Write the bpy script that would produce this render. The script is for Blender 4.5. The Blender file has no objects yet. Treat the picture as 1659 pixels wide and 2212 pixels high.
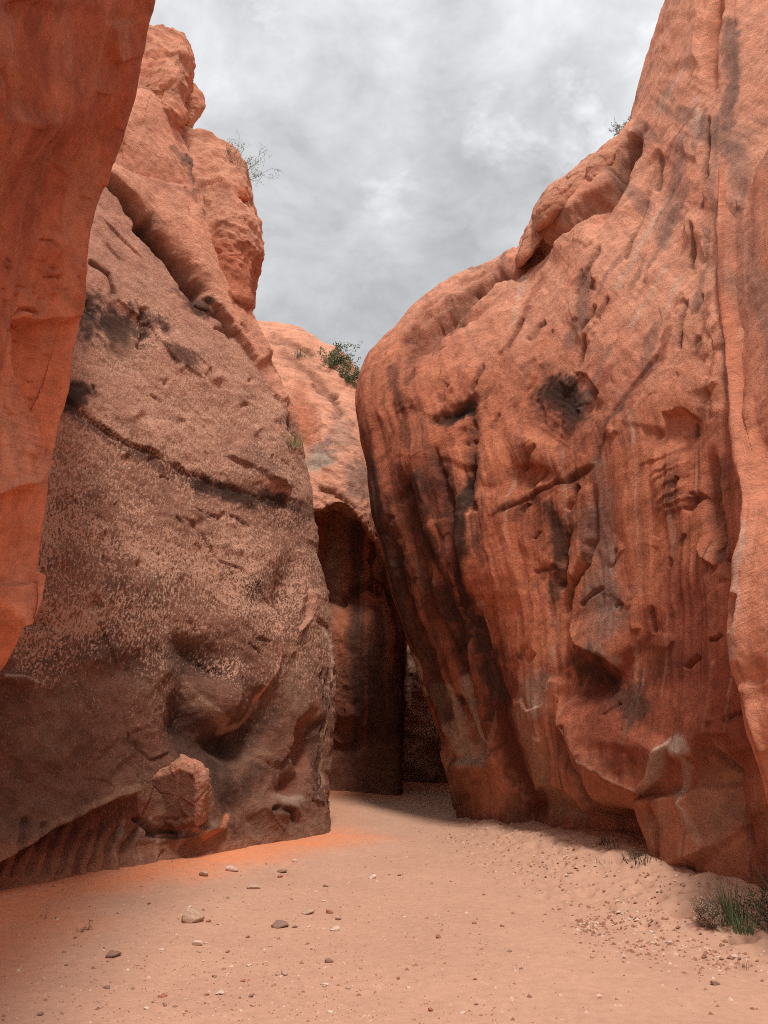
import bpy, math, random
import numpy as np
random.seed(7)
R = math.radians
C = bpy.context.scene.collection

# ------------------------------------------------------------------ camera, sky, sun, exposure
PITCH = R(15.0); F = 1663.0; CAMZ = 1.6       # photo measured at 1659 x 2212
cam = bpy.data.cameras.new('camera'); camo = bpy.data.objects.new('camera', cam); C.objects.link(camo)
camo.location = (0, 0, CAMZ); camo.rotation_euler = (R(90) + PITCH, 0, 0)
cam.sensor_fit = 'VERTICAL'; cam.sensor_height = 36.0; cam.lens = 36.0 * F / 2212.0
cam.clip_end = 3000; cam.clip_start = 0.05
bpy.context.scene.camera = camo
vs = bpy.context.scene.view_settings
vs.view_transform = 'Standard'; vs.look = 'None'; vs.gamma = 1; vs.use_curve_mapping = False
bpy.context.scene.cycles.pixel_filter_type = 'BLACKMAN_HARRIS'; bpy.context.scene.cycles.filter_width = 1.0
vs.exposure = 1.05; bpy.context.scene.cycles.use_denoising = False
SUN_DIR = np.array((0.08, -0.42, 0.90)); SUN_DIR /= np.linalg.norm(SUN_DIR)
el = math.asin(SUN_DIR[2]); az = math.atan2(SUN_DIR[0], SUN_DIR[1])
sl = bpy.data.lights.new('sun', 'SUN'); so = bpy.data.objects.new('sun', sl); C.objects.link(so)
sl.energy = 1.5; sl.angle = R(10); sl.color = (1, 0.95, 0.88)
so.rotation_euler = (R(90) - el, 0, math.pi - az)
so.location = (0, 0, 40)

w = bpy.data.worlds.new('World'); bpy.context.scene.world = w; w.use_nodes = True
nt = w.node_tree; nt.nodes.clear()
def nn(t, typ, **kw):
    n = t.nodes.new(typ)
    for k, v in kw.items():
        if k.startswith('_'): setattr(n, k[1:], v)
        else: n.inputs[k.replace('__', ' ')].default_value = v
    return n
def mathn(t, op, a, b=None, c=None, clamp=False):
    n = t.nodes.new('ShaderNodeMath'); n.operation = op; n.use_clamp = clamp
    for i, x in enumerate((a, b, c)):
        if x is None: continue
        if isinstance(x, (int, float)): n.inputs[i].default_value = x
        else: t.links.new(x, n.inputs[i])
    return n.outputs[0]
def mixc(t, f, a, b, mode='MIX'):
    n = t.nodes.new('ShaderNodeMix'); n.data_type = 'RGBA'; n.blend_type = mode
    for s, x in ((0, f), (6, a), (7, b)):
        if isinstance(x, (int, float)): n.inputs[s].default_value = x
        elif isinstance(x, tuple): n.inputs[s].default_value = (x[0], x[1], x[2], 1)
        else: t.links.new(x, n.inputs[s])
    return n.outputs[2]
def rampn(t, f, stops, interp='LINEAR'):
    n = t.nodes.new('ShaderNodeValToRGB'); n.color_ramp.interpolation = interp
    e = n.color_ramp.elements
    while len(e) < len(stops): e.new(0.5)
    for k, (p, c) in enumerate(stops):
        e[k].position = p
        e[k].color = (c, c, c, 1) if isinstance(c, (int, float)) else (c[0], c[1], c[2], 1)
    t.links.new(f, n.inputs[0]); return n.outputs[0]
tc = nn(nt, 'ShaderNodeTexCoord')
sky = nn(nt, 'ShaderNodeTexSky', _sky_type='NISHITA', _sun_disc=False, _sun_elevation=el, _sun_rotation=az)
sep = nn(nt, 'ShaderNodeSeparateXYZ'); nt.links.new(tc.outputs['Generated'], sep.inputs[0])
zc = mathn(nt, 'MAXIMUM', sep.outputs[2], 0.0)
zz = mathn(nt, 'ADD', zc, 0.45)
comb = nn(nt, 'ShaderNodeCombineXYZ')
nt.links.new(mathn(nt, 'MULTIPLY', sep.outputs[0], 1.0), comb.inputs[0])
nt.links.new(mathn(nt, 'MULTIPLY', sep.outputs[1], 0.8), comb.inputs[1])
nt.links.new(mathn(nt, 'MULTIPLY', sep.outputs[2], 1.7), comb.inputs[2])
def cloud(scale, det, rough, off, dist=0.0):
    mp = nn(nt, 'ShaderNodeMapping'); mp.inputs['Location'].default_value = off
    nt.links.new(comb.outputs[0], mp.inputs['Vector'])
    n = nn(nt, 'ShaderNodeTexNoise', Scale=scale, Detail=det, Roughness=rough, Distortion=dist)
    nt.links.new(mp.outputs[0], n.inputs['Vector']); return n.outputs[0]
big = rampn(nt, cloud(2.6, 6, 0.55, (2.3, 0.7, 0), 0.25), [(0.36, 0.0), (0.64, 1.0)])
fine = rampn(nt, cloud(7.0, 8, 0.62, (5.1, 3.2, 0), 0.25), [(0.34, 0.0), (0.68, 1.0)])
spot = rampn(nt, cloud(4.4, 6, 0.6, (9.7, 1.15, 0), 0.2), [(0.58, 0.0), (0.74, 1.0)])
lum = mathn(nt, 'ADD', mathn(nt, 'MULTIPLY', big, 0.30), mathn(nt, 'MULTIPLY', fine, 0.30))
lum = mathn(nt, 'ADD', lum, mathn(nt, 'MULTIPLY', spot, 0.45))
lum = mathn(nt, 'ADD', lum, 0.55)
zen = mathn(nt, 'ADD', mathn(nt, 'ADD', 0.90, mathn(nt, 'MULTIPLY', mathn(nt, 'POWER', mathn(nt, 'SUBTRACT', 1.0, zc), 3.0), 0.5)), mathn(nt, 'MULTIPLY', mathn(nt, 'POWER', zc, 3.0), 1.4))   # an overcast sky brightens overhead
lum = mathn(nt, 'MULTIPLY', lum, zen)
cg = mixc(nt, 1.0, (0.985, 1.0, 1.012), lum, 'MULTIPLY')
bg1 = nn(nt, 'ShaderNodeBackground', Strength=0.342); nt.links.new(cg, bg1.inputs[0])
bg2 = nn(nt, 'ShaderNodeBackground', Strength=0.06); nt.links.new(sky.outputs[0], bg2.inputs[0])
mx = nn(nt, 'ShaderNodeMixShader', Fac=0.92)
nt.links.new(bg2.outputs[0], mx.inputs[1]); nt.links.new(bg1.outputs[0], mx.inputs[2])
wo = nn(nt, 'ShaderNodeOutputWorld'); nt.links.new(mx.outputs[0], wo.inputs[0])

# ------------------------------------------------------------------ surveying: photo measurement -> point in the place
CT, ST = math.cos(PITCH), math.sin(PITCH)
def ray(u, v):
    x = (np.asarray(u, float) - 829.5) / F; y = -(np.asarray(v, float) - 1106.0) / F
    return x, CT - y * ST, ST + y * CT
def P(u, v, d):
    x, dy, dz = ray(u, v); t = d / dy
    return np.stack([x * t, dy * t, CAMZ + dz * t], -1)
def G(u, v, z=0.0):
    x, dy, dz = ray(u, v); t = (z - CAMZ) / dz
    return np.stack([x * t, dy * t, CAMZ + dz * t], -1)
def proj(p):
    X, Y, Z = p[..., 0], p[..., 1], p[..., 2] - CAMZ
    f = np.maximum(Y * CT + Z * ST, 0.3); up = -Y * ST + Z * CT
    return 829.5 + F * X / f, 1106.0 - F * up / f

# ------------------------------------------------------------------ noise
rng = np.random.RandomState(11)
PERM = np.concatenate([rng.permutation(256)] * 3).astype(np.int32)
GR = rng.normal(size=(256, 3)).astype(np.float32); GR /= np.linalg.norm(GR, axis=1, keepdims=True)
def perlin(p):
    sh = p.shape[:-1]; p = p.reshape(-1, 3).astype(np.float32)
    i = np.floor(p).astype(np.int32); f = p - i; i &= 255
    s = f * f * f * (f * (f * 6 - 15) + 10)
    def g(dx, dy, dz):
        h = PERM[PERM[PERM[i[:, 0] + dx] + i[:, 1] + dy] + i[:, 2] + dz] & 255
        q = GR[h]
        return q[:, 0] * (f[:, 0] - dx) + q[:, 1] * (f[:, 1] - dy) + q[:, 2] * (f[:, 2] - dz)
    def L(a, b, t): return a + t * (b - a)
    x, y, z = s[:, 0], s[:, 1], s[:, 2]
    r = L(L(L(g(0,0,0), g(1,0,0), x), L(g(0,1,0), g(1,1,0), x), y), L(L(g(0,0,1), g(1,0,1), x), L(g(0,1,1), g(1,1,1), x), y), z)
    return (r * 1.5).reshape(sh)
def fbm(p, s=1.0, o=4, seed=0, gain=0.5, ridged=False):
    q = p * s + seed * 17.31; a = 1.0; r = 0; tot = 0
    for k in range(o):
        n = perlin(q)
        if ridged: n = 1 - 2 * np.abs(n)
        r = r + a * n; tot += a; a *= gain; q = q * 2.03 + 5.7
    return r / tot
def sstep(a, b, x):
    t = np.clip((x - a) / (b - a), 0, 1); return t * t * (3 - 2 * t)
def worley(p, s, seed=0, f2=False):
    """distance to the nearest scattered cell point (and second minus first: broken plates)"""
    sh = p.shape[:-1]; q = (p.reshape(-1, 3) * s + seed * 7.7).astype(np.float32)
    i = np.floor(q).astype(np.int32); best = np.full(len(q), 9.0, np.float32); sec = best.copy(); val = np.zeros(len(q), np.float32)
    for dx in (-1, 0, 1):
        for dy in (-1, 0, 1):
            for dz in (-1, 0, 1):
                c = i + np.array((dx, dy, dz)); m = c & 255
                h = PERM[PERM[PERM[m[:, 0]] + m[:, 1]] + m[:, 2]] & 255
                d = np.sqrt((((c + 0.5 + 0.42 * GR[h]) - q) ** 2).sum(1))
                nb = d < best
                sec = np.where(nb, best, np.minimum(sec, d)); val = np.where(nb, h / 255.0, val); best = np.where(nb, d, best)
    return best.reshape(sh), (sec - best).reshape(sh), val.reshape(sh)

# ------------------------------------------------------------------ object helpers
def tag(o, label=None, cat=None, group=None, kind=None):
    for k, v in (('label', label), ('category', cat), ('group', group), ('kind', kind)):
        if v: o[k] = v
    return o
def empty(name, loc=(0, 0, 0)):
    o = bpy.data.objects.new(name, None); C.objects.link(o); o.location = loc; o.empty_display_size = 0.2
    return o
def mesh_obj(name, verts, faces, mat, parent=None, col=None, spk=None, smooth=True, origin=None):
    verts = np.asarray(verts, np.float32).reshape(-1, 3)
    if origin is None: origin = (0, 0, 0) if parent is None else tuple(parent.location)
    verts = verts - np.asarray(origin, np.float32)
    me = bpy.data.meshes.new(name)
    if isinstance(faces, np.ndarray):
        k = faces.shape[1]; n = len(faces)
        me.vertices.add(len(verts)); me.vertices.foreach_set('co', verts.ravel())
        me.loops.add(n * k); me.loops.foreach_set('vertex_index', faces.astype(np.int32).ravel())
        me.polygons.add(n); me.polygons.foreach_set('loop_start', np.arange(0, n * k, k, dtype=np.int32))
        me.update(calc_edges=True)
    else:
        me.from_pydata(verts.tolist(), [], faces)
    if smooth: me.polygons.foreach_set('use_smooth', np.ones(len(me.polygons), bool))
    for nm, a in (('Col', col), ('Mark', spk)):
        if a is not None:
            at = me.attributes.new(nm, 'FLOAT_COLOR', 'POINT')
            a = np.asarray(a, np.float32).reshape(-1, 3)
            at.data.foreach_set('color', np.concatenate([a, np.ones((len(a), 1), np.float32)], 1).ravel())
    me.materials.append(mat); me.update()
    o = bpy.data.objects.new(name, me); C.objects.link(o)
    if parent is not None: o.parent = parent
    else: o.location = origin
    return o
def grid_faces(nr, nc, flip=False, wrap=False):
    idx = np.arange(nr * nc).reshape(nr, nc)
    if wrap: idx = np.concatenate([idx, idx[:, :1]], 1)
    a, b, c, d = idx[:-1, :-1], idx[:-1, 1:], idx[1:, 1:], idx[1:, :-1]
    f = np.stack([a, b, c, d] if not flip else [a, d, c, b], -1).reshape(-1, 4)
    return f

# ------------------------------------------------------------------ materials
def new_mat(name):
    m = bpy.data.materials.new(name); m.use_nodes = True
    t = m.node_tree; t.nodes.clear()
    b = t.nodes.new('ShaderNodeBsdfPrincipled'); o = t.nodes.new('ShaderNodeOutputMaterial')
    t.links.new(b.outputs[0], o.inputs[0]); b.inputs['Roughness'].default_value = 0.92
    b.inputs['Specular IOR Level'].default_value = 0.18
    return m, t, b
def tnoise(t, co, scale, det=4, rough=0.6, rot=(0, 0, 0), sc=(1, 1, 1), dist=0.0):
    mp = t.nodes.new('ShaderNodeMapping'); mp.vector_type = 'TEXTURE' if False else 'POINT'
    mp.inputs['Rotation'].default_value = rot; mp.inputs['Scale'].default_value = (1, 1, 1)
    t.links.new(co, mp.inputs['Vector'])
    m2 = t.nodes.new('ShaderNodeMapping'); m2.inputs['Scale'].default_value = sc
    t.links.new(mp.outputs[0], m2.inputs['Vector'])
    n = nn(t, 'ShaderNodeTexNoise', Scale=scale, Detail=det, Roughness=rough, Distortion=dist)
    t.links.new(m2.outputs[0], n.inputs['Vector']); return n.outputs[0]
def rock_mat(name, flake_rot=(0, 0, 0), bump=0.5, flake_col=(0.52, 0.30, 0.215), lam_rot=(0.3, 0.5, 0), flake_sc=37.0):
    """Col = the stone's own colour, Mark.r = how flaked its dark varnish is, Mark.g = how laminated it is"""
    m, t, b = new_mat(name)
    co = t.nodes.new('ShaderNodeTexCoord').outputs['Object']
    a = t.nodes.new('ShaderNodeAttribute'); a.attribute_name = 'Col'
    k = t.nodes.new('ShaderNodeAttribute'); k.attribute_name = 'Mark'
    ks = t.nodes.new('ShaderNodeSeparateColor'); t.links.new(k.outputs[0], ks.inputs[0])
    n1 = tnoise(t, co, 9.0, 7, 0.68); n2 = tnoise(t, co, 60.0, 4, 0.75); n3 = tnoise(t, co, 2.6, 9, 0.64, lam_rot, (1.0, 1.0, 1.7), 0.3)
    rg = t.nodes.new('ShaderNodeTexNoise'); rg.noise_type = 'RIDGED_MULTIFRACTAL'; rg.inputs['Scale'].default_value = 5.5; rg.inputs['Detail'].default_value = 6; rg.inputs['Roughness'].default_value = 0.55
    t.links.new(co, rg.inputs['Vector']); rg = mathn(t, 'MULTIPLY', rg.outputs[0], 0.5, clamp=True)
    fl = tnoise(t, co, flake_sc, 5, 0.72, flake_rot, (1.0, 1.0, 0.5), 0.1)
    fl2 = tnoise(t, co, 2.1, 3, 0.5)
    lam = tnoise(t, co, 2.4, 6, 0.65, lam_rot, (0.5, 0.5, 15.0), 0.8)
    mul = mathn(t, 'ADD', -0.32, mathn(t, 'MULTIPLY', n1, 1.05)); mul = mathn(t, 'ADD', mul, mathn(t, 'MULTIPLY', n2, 0.56)); mul = mathn(t, 'ADD', mul, mathn(t, 'MULTIPLY', n3, 1.05))
    lm = mathn(t, 'MULTIPLY', mathn(t, 'SUBTRACT', lam, 0.5), mathn(t, 'MULTIPLY', ks.outputs[1], 1.1))
    mul = mathn(t, 'ADD', mul, lm)
    c = mixc(t, 1.0, a.outputs[0], mul, 'MULTIPLY')
    thr = mathn(t, 'ADD', 0.64, mathn(t, 'MULTIPLY', mathn(t, 'SUBTRACT', 0.5, fl2), 0.24))
    thr = mathn(t, 'SUBTRACT', thr, mathn(t, 'MULTIPLY', ks.outputs[0], 0.18))
    fm = mathn(t, 'MULTIPLY', mathn(t, 'SUBTRACT', fl, thr), 16.0, clamp=True)
    fm = mathn(t, 'MULTIPLY', fm, mathn(t, 'MULTIPLY', ks.outputs[0], 1.25, clamp=True))
    c = mixc(t, mathn(t, 'MULTIPLY', fm, 0.8), c, mixc(t, 1.0, flake_col, mathn(t, 'ADD', 0.55, mathn(t, 'MULTIPLY', n2, 0.9)), 'MULTIPLY'))
    t.links.new(c, b.inputs['Base Color'])
    hgt = mathn(t, 'ADD', mathn(t, 'MULTIPLY', n1, 0.60), mathn(t, 'MULTIPLY', n2, 0.30)); hgt = mathn(t, 'ADD', hgt, mathn(t, 'MULTIPLY', n3, 0.30))
    hgt = mathn(t, 'SUBTRACT', hgt, mathn(t, 'MULTIPLY', rg, 0.22))
    hgt = mathn(t, 'ADD', hgt, mathn(t, 'MULTIPLY', lam, mathn(t, 'MULTIPLY', ks.outputs[1], 0.6)))
    hgt = mathn(t, 'SUBTRACT', hgt, mathn(t, 'MULTIPLY', fm, 0.10))
    bp = nn(t, 'ShaderNodeBump', Strength=bump, Distance=0.11); t.links.new(hgt, bp.inputs['Height'])
    t.links.new(bp.outputs[0], b.inputs['Normal'])
    return m
def plain_mat(name, col, var=0.35, scale=30.0, rough=0.9, bump=0.0, trans=0.0):
    m, t, b = new_mat(name)
    co = t.nodes.new('ShaderNodeTexCoord').outputs['Object']
    n = tnoise(t, co, scale, 4, 0.6)
    c = mixc(t, 1.0, col, mathn(t, 'ADD', 1 - var, mathn(t, 'MULTIPLY', n, 2 * var)), 'MULTIPLY')
    t.links.new(c, b.inputs['Base Color']); b.inputs['Roughness'].default_value = rough
    if bump:
        bp = nn(t, 'ShaderNodeBump', Strength=bump, Distance=0.02); t.links.new(n, bp.inputs['Height']); t.links.new(bp.outputs[0], b.inputs['Normal'])
    return m

SAL = np.array((.64, .295, .188)); PINK = np.array((.55, .275, .19)); RED = np.array((.52, .165, .086))
DEEP = np.array((.25, .062, .034)); TAN = np.array((.48, .27, .175)); VARN_SHADE = np.array((.034, .018, .014))  # last colour: rock varnish, also the shade painted into hollows
BROWN = np.array((.19, .078, .048)); PALE = np.array((.66, .45, .34)); ORNG = np.array((.62, .222, .118)); GREY = np.array((.19, .115, .09))

# ------------------------------------------------------------------ lofted rock faces
def pchip(x, y, xq):
    """shape-preserving cubic through y (n, ...) at x (n), evaluated at xq"""
    x = np.asarray(x, float); h = np.diff(x); sh = (-1,) + (1,) * (y.ndim - 1)
    dl = np.diff(y, axis=0) / h.reshape(sh); d = np.zeros_like(y)
    w1 = (2 * h[1:] + h[:-1]).reshape(sh); w2 = (h[1:] + 2 * h[:-1]).reshape(sh)
    same = dl[1:] * dl[:-1] > 0
    with np.errstate(divide='ignore', invalid='ignore'):
        hm = (w1 + w2) / (w1 / dl[:-1] + w2 / dl[1:])
    d[1:-1] = np.where(same, np.nan_to_num(hm), 0); d[0] = dl[0]; d[-1] = dl[-1]
    k = np.clip(np.searchsorted(x, xq) - 1, 0, len(h) - 1)
    s = ((xq - x[k]) / h[k]).reshape(sh); hk = h[k].reshape(sh)
    return (y[k] * (1 + 2 * s) * (1 - s) ** 2 + d[k] * hk * s * (1 - s) ** 2 + y[k + 1] * s * s * (3 - 2 * s) + d[k + 1] * hk * s * s * (s - 1))
def samples(ctrl, axis, px, wl, hid=()):
    a = np.moveaxis(ctrl, axis, 0)
    L = np.linalg.norm(np.diff(a, axis=0), axis=-1)
    u, v = proj(a); pl = np.hypot(np.diff(u, axis=0), np.diff(v, axis=0))
    pl = np.where((u[1:] > -250) & (u[1:] < 1900) & (v[1:] > -250) & (v[1:] < 2300), pl, 0)
    n = np.maximum(np.ceil(np.percentile(pl, 75, axis=1) / px), np.ceil(L.max(1) / wl)).astype(int)
    n = np.clip(n, 3, 260)
    for k in hid: n[k] = min(n[k], 14)
    par = np.concatenate([[0], np.cumsum(np.maximum(L.mean(1), 1e-3))])
    q = np.concatenate([np.linspace(par[i], par[i + 1], n[i], endpoint=False) for i in range(len(n))] + [[par[-1]]])
    return par, q
def normals(g, flip=False):
    du = np.gradient(g, axis=1); dv = np.gradient(g, axis=0)
    n = np.cross(du, dv); n /= np.linalg.norm(n, axis=-1, keepdims=True) + 1e-9
    return -n if flip else n
def pdist(u, v, pts):
    """distance to a polyline, side of it (positive to the left of its run, seen in the photo), and 0..1 along it"""
    pts = np.asarray(pts, float); best = np.full(u.shape, 1e9); side = np.zeros(u.shape); al = np.zeros(u.shape); perp = np.zeros(u.shape)
    sl_ = np.hypot(*np.diff(pts, axis=0).T); tot = sl_.sum(); acc = 0
    for i in range(len(pts) - 1):
        a, b = pts[i], pts[i + 1]; ab = b - a; L2 = (ab ** 2).sum()
        t0 = ((u - a[0]) * ab[0] + (v - a[1]) * ab[1]) / L2; t = np.clip(t0, 0, 1)
        d = np.hypot(u - a[0] - t * ab[0], v - a[1] - t * ab[1])
        cr = (ab[0] * (v - a[1]) - ab[1] * (u - a[0]))
        pp = np.abs(cr) / math.sqrt(L2); m = (d < best - 1e-6) | ((d < best + 1e-6) & (pp > perp))     # at a corner the run it lies squarer to decides the side
        perp = np.where(m, pp, perp); best = np.where(m, d, best); side = np.where(m, -np.sign(cr), side)
        al = np.where(m, (acc + t * sl_[i]) / tot, al); acc += sl_[i]
    return best, best * side, al
class Face:
    """a lofted rock face: control points -> fine grid, then relief and stone colours laid on it"""
    def __init__(s, ctrl, px=2.5, wl=0.3, flip=False, warp=1.0, base=RED, hr=(), hc=()):
        ctrl = np.asarray(ctrl, float)
        pr, qr = samples(ctrl, 0, px, wl, hr); pc, qc = samples(ctrl, 1, px, wl, hc)
        g = pchip(pr, ctrl, qr); g = np.moveaxis(pchip(pc, np.moveaxis(g, 1, 0), qc), 0, 1)
        u, v = proj(g); n0 = normals(g); vw = np.array((0, 0, CAMZ)) - g
        seen = (u > 0) & (u < 1659) & (v > 0) & (v < 2212) & (g[..., 1] > 1)
        s.ps = np.broadcast_to(qc[None, :], g.shape[:2]); s.pt = np.broadcast_to(qr[:, None], g.shape[:2])
        s.g = g; s.flip = flip; s.n = normals(g, flip); s.shape = g.shape[:2]
        s.u = u + warp * (14 * fbm(g, 0.9, 3, 1) + 7 * fbm(g, 4.0, 3, 2)); s.v = v + warp * (14 * fbm(g, 0.9, 3, 3) + 7 * fbm(g, 4.0, 3, 4))
        s.h = np.zeros(s.shape); s.col = np.ones(s.shape + (3,)) * base; s.spk = np.zeros(s.shape); s.lam = np.zeros(s.shape)
        s.fw = fbm(g, .7, 3, 8); s.nz = fbm(g, 3.0, 4, 9); s.nz2 = fbm(g, 11.0, 3, 10)
        view = g - np.array((0, 0, CAMZ)); view /= np.linalg.norm(view, axis=-1, keepdims=True)
        s.vis = sstep(-0.05, 0.15, -(view * s.n).sum(-1))
    def crack(s, pts, w=5, depth=0.15, darken=0.0):
        d, _, al = pdist(s.u, s.v, pts)
        tp = sstep(0, .1, al) * sstep(0, .1, 1 - al) * s.vis
        ww = w * (1 + 0.7 * s.nz)
        k = np.exp(-(d / np.maximum(ww, 1)) ** 2) * tp
        s.h -= depth * k * (0.9 + 0.2 * s.nz2)
        if darken: s.paint(np.exp(-(d / (ww * 1.8)) ** 2) * tp * darken, VARN_SHADE)  # dark tone along the crack, shade of its gap included
        return s
    def step(s, pts, ht=0.2, fall=80, sharp=2.5, ends=0.12):
        """the side to the left of pts stands proud by ht, easing off over fall"""
        d, sd, al = pdist(s.u, s.v, pts)
        tp = sstep(0, ends, al) * sstep(0, ends, 1 - al) if ends else np.ones_like(al)
        s.h += ht * tp * s.vis * sstep(-sharp, sharp, sd) * np.exp(-np.maximum(sd, 0) / fall)
        return s
    def bump(s, c, r, ht, rot=0.0, p=2.0, col=None, amt=0.8):
        a = R(rot); x = s.u - c[0]; y = s.v - c[1]
        X = (x * math.cos(a) + y * math.sin(a)) / r[0]; Y = (-x * math.sin(a) + y * math.cos(a)) / r[1]
        k = np.exp(-(X * X + Y * Y) ** (p / 2)) * s.vis
        s.h += ht * k
        if col is not None: s.paint(k * amt, col)
        return s
    def paint(s, m, c):
        m = np.clip(m, 0, 1)[..., None]; s.col = s.col * (1 - m) + np.asarray(c) * m
        return s
    def stroke(s, pts, wd, c, amt=0.8, rag=1.0, noise=None, spk=None):
        d, _, al = pdist(s.u, s.v, pts); e = d / wd + rag * (0.55 * s.nz + 0.35 * s.nz2)
        m = (1 - sstep(0.35, 1.15, e)) * amt * s.vis
        s.paint(m, c)
        if spk is not None: s.spk = s.spk * (1 - m) + spk * m
        return s
    def patch(s, c, r, colr, amt=0.8, rot=0.0, rag=1.0, spk=None):
        a = R(rot); x = s.u - c[0]; y = s.v - c[1]
        X = (x * math.cos(a) + y * math.sin(a)) / r[0]; Y = (-x * math.sin(a) + y * math.cos(a)) / r[1]
        e = np.hypot(X, Y) + rag * (0.6 * s.nz + 0.35 * s.nz2)
        m = (1 - sstep(0.4, 1.2, e)) * amt * s.vis
        s.paint(m, colr)
        if spk is not None: s.spk = s.spk * (1 - m) + spk * m
        return s
    def flow(s, a, b, warp=.25):
        """coordinates that run with the face: a across its columns, b along them"""
        return np.stack([(s.ps + warp * s.fw) * a, s.pt * b, 0 * s.ps + 3.3], -1)
    def final(s):
        return s.g + s.n * s.h[..., None]
    def build(s, name, mat, parent=None):
        g = s.final(); nr, nc = s.shape
        return mesh_obj(name, g, grid_faces(nr, nc, s.flip), mat, parent, np.clip(s.col, .01, .9), np.stack([s.spk, s.lam, s.spk * 0], -1))
def aniso(g, tang, rot, sa, sb, sn=None):
    """coordinates stretched along a direction of a wall whose horizontal run is tang"""
    tx, ty = tang; L = math.hypot(tx, ty); tx /= L; ty /= L
    a = g[..., 0] * tx + g[..., 1] * ty; b = g[..., 2]; c = g[..., 0] * -ty + g[..., 1] * tx
    cr, sr = math.cos(R(rot)), math.sin(R(rot))
    return np.stack([(a * cr + b * sr) * sa, (-a * sr + b * cr) * sb, c * (sn or sb)], -1)
def terrace(x, n, sharp=0.75):
    y = x * n; f = np.floor(y); r = y - f
    return (f + sstep(sharp, 1.0, r)) / n
def up_of(colpts, backs):
    """extend a column (r, 3) beyond its last point by the given world offsets"""
    return np.concatenate([colpts, colpts[-1] + np.array(backs)], 0)

# ---- boulders and stones: a closed lump with an outline, its own distance and a real thickness
def lump(name, outline, d0, thick, mat, parent=None, base=RED, nth=150, nph=90, amp=0.06, sc=1.5, seed=3, sq=0.75, tilt=0.0, lamv=0.4, painter=None):
    o = np.asarray(outline, float); c = 0.5 * (o.max(0) + o.min(0))
    th = np.linspace(0, 2 * math.pi, nth, endpoint=False); rad = np.zeros(nth)
    for k in range(len(o)):
        a = o[k] - c; b = o[(k + 1) % len(o)] - c
        dx, dy = np.cos(th), np.sin(th); e = b - a; den = dx * e[1] - dy * e[0]
        with np.errstate(divide='ignore', invalid='ignore'):
            t = (a[0] * e[1] - a[1] * e[0]) / den; q = (a[0] * dy - a[1] * dx) / den
        ok = (t > 0) & (q >= 0) & (q <= 1); rad = np.where(ok, np.maximum(rad, t), rad)
    for _ in range(2): rad = 0.5 * rad + 0.25 * (np.roll(rad, 1) + np.roll(rad, -1))
    ph = np.linspace(0.0, math.pi, nph)
    sp = np.sin(ph)[:, None] ** sq; U = c[0] + rad * np.cos(th) * sp; V = c[1] + rad * np.sin(th) * sp
    g = P(U, V, d0); off = -thick * np.sign(np.cos(ph)) * np.abs(np.cos(ph)) ** 0.85
    ax = P(c[0], c[1], 1.0) - np.array((0, 0, CAMZ)); ax /= np.linalg.norm(ax)      # thickness runs into the cliff, away from the canyon floor
    g += off[:, None, None] * ax
    n = normals(g); cen = g.reshape(-1, 3).mean(0)
    sgn = np.sign(((g - cen) * n).sum(-1).mean()); n = n * sgn
    _, _, wv = worley(g, sc * 2.2, seed)
    ex = (wv - .5) * amp * .55 + fbm(g, sc, 5, seed) * amp * 1.6 + (fbm(g, sc * 1.6, 4, seed + 5, ridged=True) - .4) * amp
    edge = np.minimum(np.sin(ph) * 14, 1)[:, None]
    g2 = g + n * (ex * edge)[..., None]
    nz = fbm(g, 2.0, 4, seed + 2)
    col = base * (1 + 0.25 * nz[..., None])
    u, v = proj(g2)
    if painter is not None: col = painter(g2, u, v, col, nz)
    spk = np.zeros(g.shape); spk[..., 1] = lamv
    return mesh_obj(name, g2, grid_faces(nph, nth, sgn < 0, wrap=True), mat, parent, np.clip(col, .01, .9), spk)

M_LEFT = rock_mat('varnished_sandstone', (R(11), R(-9), 0), 0.8, (0.66, 0.36, 0.245), flake_sc=36.0)
M_RED = rock_mat('red_sandstone', (R(-27), R(-6), 0), 0.8, (0.24, 0.085, 0.05), (R(28), 0, 0), flake_sc=16.0)
M_NEAR = rock_mat('smooth_red_sandstone', (0, 0.4, 0.3), 0.6, (0.62, 0.33, 0.22), (R(-12), R(-8), 0))
M_FAR = rock_mat('far_sandstone', (0, 0.4, 0.3), 0.8, (0.66, 0.42, 0.32), (R(-20), R(-14), 0))

# ================================================================== left canyon wall
def plane_pt(u, v, p0, n, k):
    x, dy, dz = ray(u, v)
    nd = n[0] * x + n[1] * dy + k * dz; t = (n[0] * p0[0] + n[1] * p0[1] - k * CAMZ) / nd
    return np.stack([x * t, dy * t, CAMZ + dz * t], -1)
LP0, LN, LK = (-0.77, 11.1), (.78, -.62), .20
rowsL = [((-260, 2120), (714, 1852)), ((-260, 1900), (712, 1700)), ((-260, 1700), (713, 1500)), ((-250, 1480), (708, 1380)),
         ((-230, 1250), (684, 1150)), ((-200, 1000), (646, 915)), ((-170, 760), (553, 705)), ((-140, 560), (500, 600)),
         ((-120, 400), (464, 505)), ((-100, 200), (405, 320)), ((-100, 60), (330, 210))]
fr = np.array([0, .2, .4, .6, .8, .93, 1.0])
ctrl = []
for (a, b) in rowsL:
    u = a[0] + fr * (b[0] - a[0]); v = a[1] + fr * (b[1] - a[1])
    p = plane_pt(u, v, LP0, LN, LK); e = p[-1]
    ratio = e[0] / e[1]
    p[-1, 1] += .12; p[-1, 0] += .12 * ratio
    w_ = [p[-1] + np.array((ratio * q - .12 * q - .02, q, 0)) for q in (.5, 1.8, 6.0)]
    ctrl.append(np.concatenate([p, w_], 0))
ctrl = np.array(ctrl)
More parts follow.
